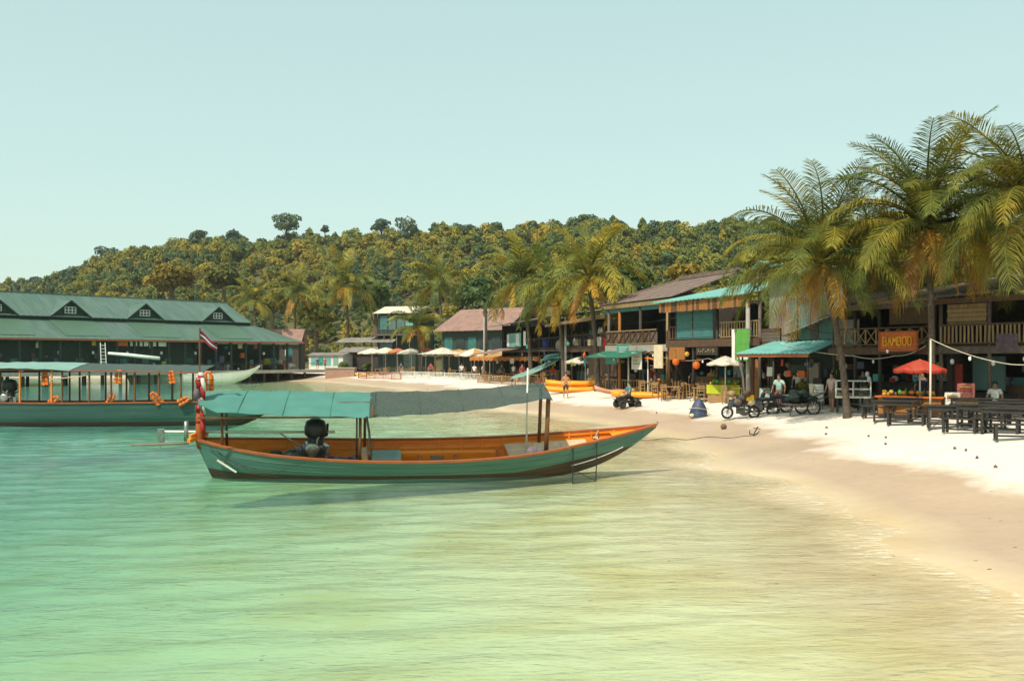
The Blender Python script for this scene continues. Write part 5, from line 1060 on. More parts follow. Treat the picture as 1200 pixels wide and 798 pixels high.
# ------------------------------------------------------------ people (one continuous skinned body each, clothes and hair as children)
def skin_obj(name, verts, edges, rad, m, parent, root=0, sub=1):
    me = bpy.data.meshes.new(name); me.from_pydata([tuple(v) for v in verts], edges, []); me.materials.append(MATS[m])
    o = place(me, name, parent); o.modifiers.new('skin', 'SKIN')
    sv = me.skin_vertices[0].data
    for i, r_ in enumerate(rad): sv[i].radius = (r_, r_) if not isinstance(r_, tuple) else r_
    sv[root].use_root = True
    s = o.modifiers.new('sub', 'SUBSURF'); s.levels = sub; s.render_levels = sub
    return o
def person(base, rz, label, shirt='shirt_white', shorts='shorts_dark', skin='skin', arms=((.28, -.02), (.28, -.02)), sit=False, hat=None, h=1.68, bare=False, group='people on the beach front', step=.06, long=False, bend=0.):
    """arms: per side (outward, forward) offset of the hand from the hip line; figure faces local -Y"""
    t = thing('person', label, 'person', base, rz, group); k = h / 1.68
    pz = .46 if sit else .90
    J = {}
    J['pel'] = (0, 0, pz); J['sp'] = (0, -.01 - bend * .12, pz + .20); J['ch'] = (0, -bend * .3, pz + .40); J['nk'] = (0, -.01 - bend * .4, pz + .54); J['hd'] = (0, -.025 - bend * .45, pz + .64); J['tp'] = (0, -.01 - bend * .47, pz + .745); J['no'] = (0, -.115 - bend * .46, pz + .63)
    for n_, s in (('l', -1), ('r', 1)):
        out, fw = arms[0 if s < 0 else 1]
        J[n_ + 'sh'] = (s * .17, -bend * .3, pz + .45); J[n_ + 'el'] = (s * (.21 + out * .25), .03 - fw * .35 - bend * .3, pz + .20); J[n_ + 'wr'] = (s * out, -fw - bend * .3, pz - .0 + fw * .35); J[n_ + 'ha'] = (s * (out + .01), -fw - .05 - bend * .3, pz - .07 + fw * .38)
        J[n_ + 'hp'] = (s * .09, 0, pz - .02)
        if sit: J[n_ + 'kn'] = (s * .11, -.42, pz + .02); J[n_ + 'an'] = (s * .11, -.40, .08); J[n_ + 'to'] = (s * .12, -.55, .035)
        else: J[n_ + 'kn'] = (s * .10, -.02 - s * step * .6, .48); J[n_ + 'an'] = (s * .10, .03 - s * step, .08); J[n_ + 'to'] = (s * .12, -.13 - s * step, .035)
    RAD = {'pel': (.14, .11), 'sp': (.125, .095), 'ch': (.15, .105), 'nk': .052, 'hd': .085, 'tp': .075, 'no': .014, 'sh': .058, 'el': .042, 'wr': .028, 'ha': .036, 'hp': .088, 'kn': .056, 'an': .037, 'to': .034}
    names = list(J); E = [('pel', 'sp'), ('sp', 'ch'), ('ch', 'nk'), ('nk', 'hd'), ('hd', 'tp'), ('hd', 'no')]
    for s in 'lr': E += [('ch', s + 'sh'), (s + 'sh', s + 'el'), (s + 'el', s + 'wr'), (s + 'wr', s + 'ha'), ('pel', s + 'hp'), (s + 'hp', s + 'kn'), (s + 'kn', s + 'an'), (s + 'an', s + 'to')]
    V = [Vector(J[n_]) * k for n_ in names]; ED = [(names.index(a), names.index(b)) for a, b in E]; RD = []
    for n_ in names: q = RAD.get(n_, RAD.get(n_[1:])); RD.append(q if isinstance(q, tuple) else q * 1.)
    for s in (-1, 1):                                    # five unequal, slightly curled fingers per hand
        hi = names.index(('l' if s < 0 else 'r') + 'ha')
        for f, (dx, dy, ln) in enumerate(((-.03, -.025, .055), (-.018, -.008, .085), (-.004, 0, .092), (.010, 0, .085), (.022, .006, .068))):
            V.append(V[hi] + Vector((dx * s, dy - .02, -ln * .6)) * k); RD.append(.009); ED.append((hi, len(V) - 1)); V.append(V[-1] + Vector((0, -.018, -ln * .4)) * k); RD.append(.008); ED.append((len(V) - 2, len(V) - 1))
    skin_obj('body', V, ED, RD, skin, t)
    def sub_(keys, edges, rad, nm, m): ks = list(keys); return skin_obj(nm, [Vector(J[q]) * k if isinstance(q, str) else Vector(q) * k for q in ks], edges, rad, m, t)
    if not bare:
        lo = (0, 0, pz - .03); el = lambda s: tuple(Vector(J[s + 'sh']).lerp(Vector(J[s + 'el']), .95 if long else .62)); top = (0, -bend * .35, pz + .475)
        sub_([lo, 'sp', 'ch', top, 'lsh', el('l'), 'rsh', el('r')], [(0, 1), (1, 2), (2, 3), (2, 4), (4, 5), (2, 6), (6, 7)], [(.165, .135), (.155, .125), (.172, .13), .085, .078, .066, .078, .066], 'shirt', shirt)
    kn = lambda s: tuple(Vector(J[s + 'hp']).lerp(Vector(J[s + 'kn']), .85)); wst = (0, 0, pz + .06)
    sub_([wst, 'pel', 'lhp', kn('l'), 'rhp', kn('r')], [(0, 1), (1, 2), (2, 3), (1, 4), (4, 5)], [(.15, .12), (.158, .13), .105, .085, .105, .085], 'shorts', shorts)
    mb = MB(); hx = Vector(J['tp']) * k
    mb.ell(hx + Vector((0, .02, -.03)) * k, (.092 * k, .105 * k, .085 * k), 10, 6); mb.build('hair', 'hair', t, True)
    if hat: MB().lathe([(.2, 0), (.19, .012), (.10, .03), (.09, .10), (.03, .12)], 14, hx + Vector((0, 0, .0))).build('hat', hat, t, True)
    return t

# ------------------------------------------------------------ furniture
def dark_table():
    t = thing('wooden_table', 'x', 'table', (0, 0, 0), 0, 'dark wooden tables on the sand')
    for i in range(5): MB().box(-.72, .72, -.40 + i * .16, -.255 + i * .16, .725, .76).build('top_plank', 'black_wood', t)
    for sx in (-.62, .62):
        for sy in (-.33, .33): MB().box(sx - .032, sx + .032, sy - .032, sy + .032, 0, .72).build('leg', 'black_wood', t)
        MB().box(sx - .03, sx + .03, -.30, .30, .10, .17).build('stretcher', 'black_wood', t)
    for sy in (-.33, .33): MB().box(-.58, .58, sy - .025, sy + .025, .60, .70).build('apron', 'black_wood', t)
    MB().box(-.6, .6, -.03, .03, .11, .16).build('stretcher', 'black_wood', t); return t
def dark_bench():
    t = thing('wooden_bench', 'x', 'bench', (0, 0, 0), 0, 'dark wooden benches on the sand')
    for i in range(2): MB().box(-.68, .68, -.17 + i * .175, -.005 + i * .175, .42, .455).build('seat_plank', 'black_wood', t)
    for sx in (-.58, .58):
        for sy in (-.12, .12): MB().box(sx - .035, sx + .035, sy - .035, sy + .035, 0, .42).build('leg', 'black_wood', t)
    MB().box(-.56, .56, -.02, .02, .09, .14).build('stretcher', 'black_wood', t); return t
def brown_table():
    t = thing('dining_table', 'x', 'table', (0, 0, 0), 0, 'brown dining tables on the sand')
    for i in range(4): MB().box(-.60, .60, -.38 + i * .19, -.20 + i * .19, .70, .74).build('top_plank', 'table_wood', t)
    for sx in (-.5, .5):
        for sy in (-.3, .3): MB().box(sx - .04, sx + .04, sy - .04, sy + .04, 0, .70).build('leg', 'table_wood', t)
    MB().box(-.5, .5, -.02, .02, .12, .17).build('stretcher', 'table_wood', t); return t
def chair(m='table_wood'):
    t = thing('dining_chair', 'x', 'chair', (0, 0, 0), 0, 'chairs at the beach dining tables')
    MB().box(-.2, .2, -.2, .2, .42, .46).build('seat', m, t)
    for sx in (-.18, .18):
        MB().box(sx - .02, sx + .02, -.2, -.16, 0, .42).build('leg', m, t); MB().bar((sx, .18, 0), (sx, .24, .92), .04, .04).build('leg', m, t)
    for z in (.62, .76, .88): MB().box(-.18, .18, .205 + (z - .62) * .06, .225 + (z - .62) * .06, z, z + .06).build('back_slat', m, t)
    return t
def put(proto, used, loc, rz, label, group=None, s=1.):
    o = proto if not used else copy_tree(proto); used.append(1); o.location = loc; o.rotation_euler = (0, 0, rz); o.scale = (s, s, s); o['label'] = label
    if group: o['group'] = group
    return o
dt, u1 = dark_table(), []
for px, py, rz, lab in ((1046, 494, -30, 'dark wooden table on the sand left of the pale rope post, nearest the bamboo sign'), (1112, 502, -32, 'dark wooden table just right of the pale rope post'), (1182, 508, -35, 'nearest dark wooden table at the right edge'),
                    (1072, 486, -30, 'dark wooden table in front of the orange fruit stall'), (1138, 491, -30, 'dark wooden table in front of the upright menu boards'), (1196, 494, -33, 'dark wooden table at the right edge below the seated man'),
                    (1026, 481, -28, 'dark wooden table beside the glass display case'), (1160, 483, -30, 'dark wooden table under the slatted balcony, farthest back'), (1150, 502, -33, 'dark wooden table between the rope post and the right edge, in the front row'), (1180, 498, -35, 'dark wooden table second from the right edge in the middle row'), (1058, 489, -29, 'dark wooden table directly before the red parasol'), (1190, 484, -30, 'dark wooden table by the teal-shirted person'), (1100, 479, -30, 'dark wooden table tucked behind the fruit stall post')):
    put(dt, u1, G(px, py), R(rz + random.uniform(-16, 16)), lab)
db, u2 = dark_bench(), []
for px, py, rz, lab in ((1062, 499, -30, 'dark bench on the near side of the table left of the rope post'), (1130, 508, -32, 'dark bench on the near side of the table right of the rope post'), (1030, 490, -30, 'dark bench left of the tables by the display case'), (1094, 490, -30, 'dark bench between the fruit stall table and the rope post'),
                    (1160, 497, -33, 'dark bench between the two right-hand tables'), (1194, 516, -35, 'nearest dark bench at the right edge'), (1120, 484, -30, 'dark bench just below the white menu board'), (1168, 508, -33, 'dark bench before the front-row table near the right edge'), (1148, 490, -31, 'dark bench in the middle row below the pink board'), (1086, 496, -30, 'dark bench close to the foot of the rope post'), (1012, 487, -28, 'dark bench below the glass display case'), (1180, 488, -30, 'dark bench by the seated man in white')):
    put(db, u2, G(px, py), R(rz + random.uniform(-20, 20)), lab)
bt, u3 = brown_table(), []
BT = [(788, 468, 'brown table left of the white domed parasol, in the front row'), (826, 470, 'brown table in the front row just right of the navy bundle'), (862, 471, 'brown table in the front row below the white domed parasol'), (800, 461, 'brown table in the second row under the orange lanterns'), (838, 463, 'brown table in the second row left of the lime-green counter'), (878, 466, 'brown table at the right end by the square pillar'),
      (762, 462, 'brown table behind the orange kayak'), (720, 456, 'brown table behind the left tip of the orange kayak'), (742, 455, 'brown table behind the rider of the quad bike'), (776, 464, 'brown table behind the tip of the orange kayak'), (812, 465, 'brown table below the right orange lantern'), (848, 467, 'brown table tucked behind the front row by the lime counter'), (896, 469, 'brown table right of the square pillar'), (702, 454, 'brown table under the flat white parasol'), (600, 447, 'far brown table left of the folded turquoise awning'), (575, 446, 'far brown table below the orange-fringed canopy'), (552, 444, 'far brown table in front of the two white parasols'), (628, 449, 'far brown table under the sloping turquoise awning')]
for px, py, lab in BT: put(bt, u3, G(px, py), R(random.uniform(-55, -25)), lab)
ch_, u4 = chair(), []; CH = []
for i, (px, py, lab) in enumerate(BT):
    for k in range(4 if i < 14 else 3):
        c = G(px, py); a = R([-40, 50, 140, 230][k] + random.uniform(-14, 14)); d = .75 if k % 2 else .62
        p = Vector((c.x + d * math.cos(a), c.y + d * math.sin(a), 0)); p.z = gzf(p.x, p.y)
        put(ch_, u4, p, a - PI / 2 + random.uniform(-.3, .3), 'slat-back chair at the ' + lab.replace('brown ', ''), 'chairs at the ' + lab.replace('brown ', ''))

# ------------------------------------------------------------ parasols and awnings
def parasol(foot, top_z, r_, m, label, m2=None, n=8, flat=.32, group='parasols on the beach', valance=.10, tilt=0.):
    t = thing('parasol', label, 'parasol', foot, random.uniform(0, .8), group); h = top_z - foot.z
    MB().tube([(0, 0, 0), (0, 0, h)], .03, 7).build('pole', 'white_paint', t, True)
    zs = h - r_ * flat
    for i in range(n):
        a0, a1 = 2 * PI * i / n, 2 * PI * (i + 1) / n; am = (a0 + a1) / 2; P = []
        for j in range(5):
            q = j / 4; row = []
            for k in range(5):
                a = lerp(a0, a1, k / 4); sag = .06 * r_ * math.sin(PI * k / 4) * q; rr = r_ * q * (1 - .03 * math.sin(PI * k / 4)) + .01; row.append(Vector((rr * math.cos(a), rr * math.sin(a), h - r_ * flat * q ** 1.15 - sag)))
            P.append(row)
        if valance: P.append([Vector((p.x, p.y, p.z - valance)) for p in P[-1]])
        MB().slab(P, .008).build('panel', m2 if (m2 and i % 2) else m, t, True)
        MB().tube([(r_ * .97 * math.cos(a0), r_ * .97 * math.sin(a0), zs - .01), (.03, 0, h - .45 * r_ * flat - .08)], .009, 4).build('rib', 'dull_metal', t)
    return t
PR = [(436, 438, 17, 11.5, 411, 'parasol_white', None, 'leftmost white parasol on the far beach'), (452, 438, 18, 0, 410, 'parasol_white', None, 'white parasol second from the left on the far beach'), (466, 438, 13, 0, 411, 'parasol_orange', 'parasol_pink', 'orange parasol between the left white ones'), (482, 438, 17, 0, 411, 'parasol_white', None, 'white parasol left of the stout palm trunk'),
      (499, 438, 10, 0, 410, 'parasol_pink', None, 'small pink parasol right of the stout palm trunk'), (519, 440, 25, 0, 410, 'parasol_white', None, 'widest white parasol right of the stout palm'), (556, 441, 24, 0, 411, 'parasol_white', 'parasol_gold', 'white and gold parasol at the middle of the far beach'), (574, 441, 19, 0, 413, 'parasol_white', None, 'white parasol overlapping the orange-fringed canopy'), (590, 442, 14, 0, 416, 'parasol_orange', None, 'small orange parasol under the canopy edge'),
      (686, 452, 23, 0, 419, 'parasol_white', None, 'flat white parasol above the stacked orange kayaks'), (538, 440, 15, 0, 412, 'parasol_gold', None, 'gold parasol behind the far tables')]
for px, py, rp, _, yt, m_, m2, lab in PR:
    yt = yt - 3; g_ = G(px, py, 30); s = FPX / g_.y; parasol(g_, CAMZ - (yt - HOR) / s, rp / s, m_, lab, m2)
g_ = G(850, 472, 30); s = FPX / g_.y; parasol(g_, CAMZ - (417 - HOR) / s, 22 / s, 'parasol_white', 'domed white parasol with orange scalloped rim over the lime counter', None, flat=.42, valance=.05)
g_ = G(1078, 489, 20); s = FPX / g_.y; parasol(g_, CAMZ - (421 - HOR) / s, 29 / s, 'parasol_red', 'red and orange parasol over the fruit stall', None, flat=.40)
# orange-fringed long canopy
A, B = PW(566, 0, 103), PW(652, 0, 84); b = Bld('fringed_canopy', 'long low canopy with orange fringe beside the white parasols', (A.x, A.y), (B.x, B.y), cat='canopy')
b.sheet_roof('canopy_sheet', ((0, -1.5, 2.25), (b.w, -1.5, 2.25), (b.w, 1.5, 2.75), (0, 1.5, 2.75)), 'parasol_gold', .03, .02, 30)
for k in range(30): b.box('fringe', b.w * k / 30, b.w * (k + .85) / 30, -1.53, -1.51, 1.85 + .08 * (k % 2), 2.24, 'parasol_orange' if k % 3 else 'parasol_gold')
for k in range(6): b.post(.2 + k * (b.w - .4) / 5, -1.4, 0, 2.25, 'mid_wood', .05)
# sloping turquoise awning on poles
t = thing('sloping_awning', 'turquoise tarpaulin awning sloping down to the left on poles', 'awning', G(640, 452, 40))
Y0 = t.location.y; loc = lambda px, py, dy=0: PW(px, py, Y0 + dy) - t.location
P = [[loc(lerp(598, 655, q), lerp(444, 421, q) + 4 * math.sin(q * PI), -1.2), loc(lerp(602, 660, q), lerp(440, 418, q) + 1.5 * math.sin(q * PI), .6), loc(lerp(612, 662, q), lerp(437, 416, q), 1.8)] for q in [i / 14 for i in range(15)]]
MB().slab(P, .02).build('lower_sheet', 'pale_teal_tarp', t, True)
P = [[loc(lerp(632, 680, q), lerp(424, 420, q) - 3 * math.sin(q * PI), -1), loc(lerp(640, 684, q), lerp(416, 414, q) - 2 * math.sin(q * PI), 1.6)] for q in [i / 8 for i in range(9)]]
MB().slab(P, .02).build('upper_sheet', 'teal_tarp', t, True)
for px, py in ((600, 442), (640, 422), (660, 419), (679, 421)): q = loc(px, py); MB().tube([(q.x, q.y, -.2), (q.x, q.y, q.z)], .04, 6).build('pole', 'dull_metal', t)

# ------------------------------------------------------------ kayaks and inflatables
def kayak_mesh(name, L, w, h, m, rocker=.25):
    mb = MB(); P = []; n = 22
    for i in range(n + 1):
        q = i / n; x = (q - .5) * L; e = abs(2 * q - 1); ww = w / 2 * math.sqrt(max(0, 1 - e ** 2.6)) + .015; hh = h * (1 - .25 * e); z = rocker * e ** 2.5
        P.append([Vector((x, ww * math.cos(a), z + hh / 2 + hh / 2 * math.sin(a) * (.75 if math.sin(a) > 0 and e < .55 else 1))) for a in [2 * PI * j / 12 for j in range(13)]])
    mb.grid(P); mb.add(P[0][:12], [tuple(range(12))]); mb.add(P[-1][:12], [tuple(range(12))]); mb.smooth = True; return mb.mesh(name, m)
km = kayak_mesh('hull', 3.9, .85, .50, 'kayak_orange', .12); kp = kayak_mesh('hull', 3.6, .85, .42, 'kayak_pink', .35); ky = kayak_mesh('hull', 2.6, .6, .35, 'yellow_plastic')
sit = MB().lathe([(.19, .0), (.21, .02), (.17, .04), (.15, -.02)], 12).mesh('seat_well', 'rubber')
def kayak(loc, rz, label, me=km, s=1., rx=0, group='kayaks on the sand'):
    t = thing('kayak', label, 'kayak', loc, rz, group, rx); t.scale = (s, s, s); place(me, 'hull', t)
    for x in (-.65, .55): place(sit, 'seat_well', t, (x, 0, .33), (0, 0, 0), (1.4, .85, 1))
    return t
g0 = G(672, 460, 30)
for k, lab in enumerate(('bottom orange kayak of the stack on the sand', 'top orange kayak of the stack on the sand')):
    kayak(g0 + Vector((.12 * k - .1, .15 * k, -.02 + .42 * k)), R(-10 + 3 * k), lab, s=1.0)
g1 = G(672, 459, 30) + Vector((.3, 1.0, 0)); kayak(g1, R(-8), 'orange kayak lying behind the stacked pair', s=.95)
kayak(G(752, 467, 30), R(-22), 'orange kayak on the sand behind the quad bike', s=.95)
kayak(G(726, 466, 30) + Vector((0, .9, .18)), R(14), 'faded pink kayak overlapping the orange one behind the quad bike', kp, .85)
kayak(G(427, 441, 60), R(8), 'small yellow kayak below the far wall', ky, 1.0)

# ------------------------------------------------------------ wheels, quad bike, motorbike, handcart
def wheel(parent, at, r_, w, ax='y', spokes=8, hub='dull_metal', nm='wheel'):
    wl = thing(nm, None, None, at); wl.parent = parent; M = Euler((R(90), 0, 0)).to_matrix() if ax == 'y' else Euler((0, R(90), 0)).to_matrix()
    mb = MB(); P = []
    for i in range(21):
        a = 2 * PI * i / 20; P.append([M @ Vector(((r_ - .5 * w + .5 * w * math.cos(b_)) * math.cos(a), (r_ - .5 * w + .5 * w * math.cos(b_)) * math.sin(a), .5 * w * math.sin(b_))) for b_ in [2 * PI * j / 8 for j in range(9)]])
    mb.grid(P); mb.build('tyre', 'rubber', wl, True)
    mb = MB()
    for i in range(spokes): a = 2 * PI * i / spokes; mb.tube([M @ Vector((.03 * math.cos(a), .03 * math.sin(a), 0)), M @ Vector(((r_ - w) * math.cos(a), (r_ - w) * math.sin(a), 0))], .012, 4)
    mb.lathe([(.05, -.05), (.06, 0), (.05, .05)], 10, (0, 0, 0), M); mb.build('rim', hub, wl); return wl
qb = thing('quad_bike', 'black quad bike ridden past the kayaks on the wet sand', 'quad bike', G(735, 478, 20), R(200)); qb.scale = (.85, .85, .85)
for x in (-.55, .55):
    for y in (-.42, .42): wheel(qb, (x, y, .28), .28, .22, spokes=5)
MB().box(-.6, .6, -.16, .16, .32, .52).build('chassis', 'dull_metal', qb); mb = MB(); mb.cbox((.45, 0, .68), (.5, .5, .16), 0, 0, R(14)); mb.cbox((.5, 0, .56), (.62, .95, .05)); mb.cbox((-.5, 0, .58), (.62, .95, .05)); mb.build('fender', 'engine_black', qb)
mb = MB(); mb.ell((-.12, 0, .68), (.38, .17, .12), 10, 6); mb.build('seat', 'rubber', qb, True); mb = MB(); mb.tube([(.32, 0, .7), (.22, 0, 1.0)], .03, 6); mb.tube([(.12, -.36, 1.02), (.24, -.12, .99), (.24, .12, .99), (.12, .36, 1.02)], .022, 6); mb.build('handlebar', 'engine_black', qb)
mb = MB()
for k in range(4): mb.tube([(-.75, -.3 + .2 * k, .68), (-.25, -.3 + .2 * k, .66)], .015, 5)
mb.build('rack', 'dull_metal', qb); MB().cbox((.62, 0, .66), (.06, .2, .12)).build('headlight', 'bulb_glass', qb)
p = person(qb.location + Vector((.10, -.02, .23)), R(200) + R(90), 'person in a teal shirt riding the quad bike', 'shirt_teal', 'shorts_dark', arms=((.30, .42), (.30, .42)), sit=True)
def motorbike(loc, rz, label, box='gold_cloth', group='motorbikes parked on the sand'):
    t = thing('motorbike', label, 'motorbike', loc, rz, group)
    wheel(t, (-.62, 0, .29), .29, .10, spokes=10, hub='steel'); wheel(t, (.62, 0, .29), .29, .10, spokes=10, hub='steel')
    mb = MB(); mb.tube([(.62, 0, .3), (.42, 0, .85), (.36, 0, 1.02)], .035, 6); mb.tube([(.42, 0, .75), (.1, 0, .42), (-.2, 0, .42), (-.62, 0, .3)], .04, 6); mb.build('frame', 'dull_metal', t)
    MB().cbox((.0, 0, .36), (.34, .22, .26)).build('engine_block', 'dull_metal', t); mb = MB(); mb.ell((-.28, 0, .74), (.40, .13, .09), 10, 6); mb.build('seat', 'rubber', t, True)
    mb = MB(); mb.cbox((.46, 0, .66), (.10, .34, .5), 0, 0, R(-20)); mb.cbox((.1, 0, .60), (.55, .14, .16)); mb.build('fairing', 'shirt_dark', t)
    MB().tube([(.22, -.33, 1.02), (.36, 0, 1.0), (.22, .33, 1.02)], .022, 6).build('handlebar', 'engine_black', t); MB().cbox((.44, 0, .94), (.12, .18, .16)).build('headlight', 'bulb_glass', t)
    if box: MB().cbox((-.36, .0, .92), (.34, .36, .24), R(5)).build('crate', box, t); [MB().ell((-.45 + .22 * k, .1 * (k % 2), .74 + .18 * ((k * 2) % 3)), (.22, .24, .16), 8, 5).build('sack', ['cream', 'mid_wood', 'dark_cloth', 'grey_wood', 'bamboo'][k], t, True) for k in range(5)]
    MB().tube([(-.7, -.12, .3), (-.2, -.14, .26), (.0, -.12, .3)], .035, 6).build('exhaust', 'steel', t); return t
motorbike(G(868, 491, 20), R(-170), 'motorbike with a yellow load parked nose-left on the sand', 'yellow_plastic')
motorbike(G(905, 484, 20), R(150), 'dark motorbike parked beside the pale green menu board', None)
motorbike(G(888, 488, 20) + Vector((.15, .5, 0)), R(165), 'second motorbike half hidden behind the loaded one', None)
hc = thing('hand_cart', 'two-wheeled handcart heaped with dark nets beside the parked motorbikes', 'cart', G(940, 486, 20), R(12))
for y in (-.5, .5): wheel(hc, (.25, y, .33), .33, .08, spokes=10, hub='white_paint')
MB().box(-.75, .75, -.42, .42, .42, .48).build('bed', 'grey_wood', hc); mb = MB(); mb.tube([(-.9, -.44, .25), (0, -.44, .5), (1.5, -.44, .98)], .03, 6); mb.tube([(-.9, .44, .25), (0, .44, .5), (1.5, .44, .98)], .03, 6); mb.build('handles', 'grey_wood', hc)
mb = MB()
for k in range(16): mb.ell((random.uniform(-.6, .45), random.uniform(-.32, .32), random.uniform(.55, .95)), (random.uniform(.16, .3), random.uniform(.15, .25), random.uniform(.1, .17)), 8, 5)
mb.build('net_heap', 'dark_green_wall', hc, True); MB().tube([(-.7, -.3, .45), (-.72, -.3, 0)], .035, 6).build('prop_leg', 'grey_wood', hc)
bd = thing('menu_stand', 'white leaning menu board behind the handcart', 'sign', G(958, 480, 20), R(-20)); mb = MB(); mb.cbox((0, 0, .75), (.5, .03, .75), 0, R(-14)); mb.build('panel', 'white_paint', bd)
for sx in (-.2, .2): MB().bar((sx, .05, 0), (sx, -.06, .55), .04, .04).build('leg', 'dark_wood', bd)
for k in range(5): MB().cbox((0, -.025 - .0, 1.0 - .12 * k), (.36, .006, .03), 0, R(-14)).build('print_line', 'concrete', bd)
# glass display case on legs
dc = thing('display_case', 'white-framed glass food display case on dark legs', 'display case', G(1000, 484, 20), R(-22)); mb = MB()
for x in (-.62, .62):
    for y in (-.28, .28): MB().box(x - .035, x + .035, y - .035, y + .035, 0, .62).build('leg', 'black_wood', dc)
MB().box(-.70, .70, -.34, .34, .62, .70).build('base', 'white_paint', dc); prof = [(-.33, .70), (.33, .70), (.33, 1.32), (-.08, 1.32), (-.33, 1.0)]
for x in (-.67, 0, .67):
    mb = MB()
    for (y0, z0), (y1, z1) in zip(prof, prof[1:] + prof[:1]): mb.bar((x, y0, z0), (x, y1, z1), .05, .05)
    mb.build('frame', 'white_paint', dc)
for (y0, z0) in prof[2:]: MB().bar((-.67, y0, z0), (.67, y0, z0), .045, .045).build('frame_rail', 'white_paint', dc)
gm = bpy.data.materials.new('clear_glass'); gm.use_nodes = True; MATS['clear_glass'] = gm; n_ = gm.node_tree.nodes; l_ = gm.node_tree.links; n_.clear()
o_ = n_.new('ShaderNodeOutputMaterial'); tr_ = n_.new('ShaderNodeBsdfTransparent'); tr_.inputs[0].default_value = (.9, .95, .93, 1); gl_ = n_.new('ShaderNodeBsdfGlossy'); gl_.inputs['Roughness'].default_value = .02; f_ = n_.new('ShaderNodeFresnel'); m_ = n_.new('ShaderNodeMixShader')
l_.new(f_.outputs[0], m_.inputs[0]); l_.new(tr_.outputs[0], m_.inputs[1]); l_.new(gl_.outputs[0], m_.inputs[2]); l_.new(m_.outputs[0], o_.inputs[0])
MB().add([(-.65, -.335, .72), (.65, -.335, .72), (.65, -.335, 1.0), (-.65, -.335, 1.0)], [(0, 1, 2, 3)]).build('glass_pane', 'clear_glass', dc); MB().add([(-.65, -.33, 1.01), (.65, -.33, 1.01), (.65, -.085, 1.315), (-.65, -.085, 1.315)], [(0, 1, 2, 3)]).build('glass_pane', 'clear_glass', dc)
MB().box(-.62, .62, -.25, .3, .95, .97).build('shelf', 'white_paint', dc)
for k in range(6): MB().ell((-.5 + .2 * k, -.05, .77 + .25 * (k % 2)), (.09, .12, .06), 8, 5).build('food_tray', ['gold_cloth', 'sign_green', 'cream', 'shirt_red'][k % 4], dc, True)
# fruit stall
fs = thing('fruit_stall', 'orange-fronted fruit stall under the red parasol', 'stall', G(1072, 489, 20) + Vector((0, .3, 0)), R(-35))
MB().box(-1.1, 1.1, -.45, .45, 0, .10).build('plinth', 'dark_wood', fs); MB().box(-1.1, 1.1, -.40, .40, .10, .72).build('counter_front', 'orange_wood', fs); MB().box(-1.2, 1.2, -.5, .5, .72, .78).build('counter_top', 'sign_orange', fs)
frm = MB().ell((0, 0, 0), (.075, .075, .07), 8, 5).mesh('fruit', 'gold_cloth'); frm2 = MB().ell((0, 0, 0), (.09, .09, .1), 8, 5).mesh('fruit', 'sign_green')
for k in range(26): place(random.choice((frm, frm, frm2)), 'fruit', fs, (random.uniform(-1.05, 1.05), random.uniform(-.4, .35), .84 + .08 * (k % 2)))
for k in range(6): MB().lathe([(.05, 0), (.055, .02), (.05, .2), (.02, .24), (.02, .3)], 8, (-.7 + .22 * k, .3, .78)).build('bottle', ['blue_cloth', 'teal_glass', 'sign_green', 'shirt_red'][k % 4], fs, True)
# menu boards by the tables
for px, py, w, h_, m_, lab, rz in ((1116, 489, .52, .95, 'white_paint', 'white upright menu board by the dark tables', -30), (1132, 487, .60, 1.25, 'parasol_pink', 'pink picture menu board by the dark tables', -30), (896, 478, .5, 1.0, 'pale_teal_tarp', 'pale green menu board beside the square pillar', -30)):
    q = thing('menu_board', lab, 'sign', G(px, py, 20), R(rz)); MB().cbox((0, 0, h_ * .68), (w, .03, h_ * .55), 0, R(-10)).build('panel', m_, q)
    for sx in (-w * .4, w * .4): MB().bar((sx, .05, 0), (sx, -.02, h_ * .5), .035, .035).build('leg', 'dark_wood', q)
    for k in range(4): MB().cbox((0, -.022 + .02 * (k - 1.5) * .18, h_ * (.84 - .1 * k)), (w * .7, .006, .05), 0, R(-10)).build('print_patch', ['gold_cloth', 'shirt_red', 'concrete', 'sign_teal'][(k + px) % 4], q)
MB_ = thing('yellow_box', 'yellow plastic box under the pink menu board', 'box', G(1134, 490, 20), R(-25)); MB().box(-.34, .34, -.2, .2, .42, .68).build('tub', 'yellow_plastic', MB_)
for sx in (-.3, .3): MB().box(sx - .03, sx + .03, -.15, .15, 0, .42).build('trestle', 'dark_wood', MB_)
# lime counter, pillar, lanterns
lc = thing('lime_counter', 'lime-green draped counter with fruit below the domed parasol', 'counter', G(850, 472, 30) + Vector((.1, .5, 0)), R(-30)); MB().box(-.85, .85, -.3, .3, 0, .55).build('base', 'table_wood', lc); P = [[Vector((x, -.34 - .02 * math.sin(x * 14), z)) for z in (.45, .7, .92)] + [Vector((x, .34, .93))] for x in [-.9 + .09 * i for i in range(21)]]; MB().grid(P).build('drape', 'lime_cloth', lc)
for k in range(14): place(frm2 if k % 2 else frm, 'fruit', lc, (-.75 + .11 * k, .0 + .1 * (k % 3), 1.0 + .08 * (k % 2)), (0, 0, 0), (1.3, 1.3, 1.3))
pl_ = thing('square_pillar', 'square brown timber pillar right of the lime counter', 'pillar', G(881, 474, 20), R(-30)); MB().box(-.13, .13, -.13, .13, -.1, 2.35).build('shaft', 'mid_wood', pl_); MB().box(-.17, .17, -.17, .17, 2.35, 2.45).build('cap', 'mid_wood', pl_); MB().box(.16, .36, -.1, .1, -.1, 2.3).build('side_shaft', 'orange_wood', pl_)
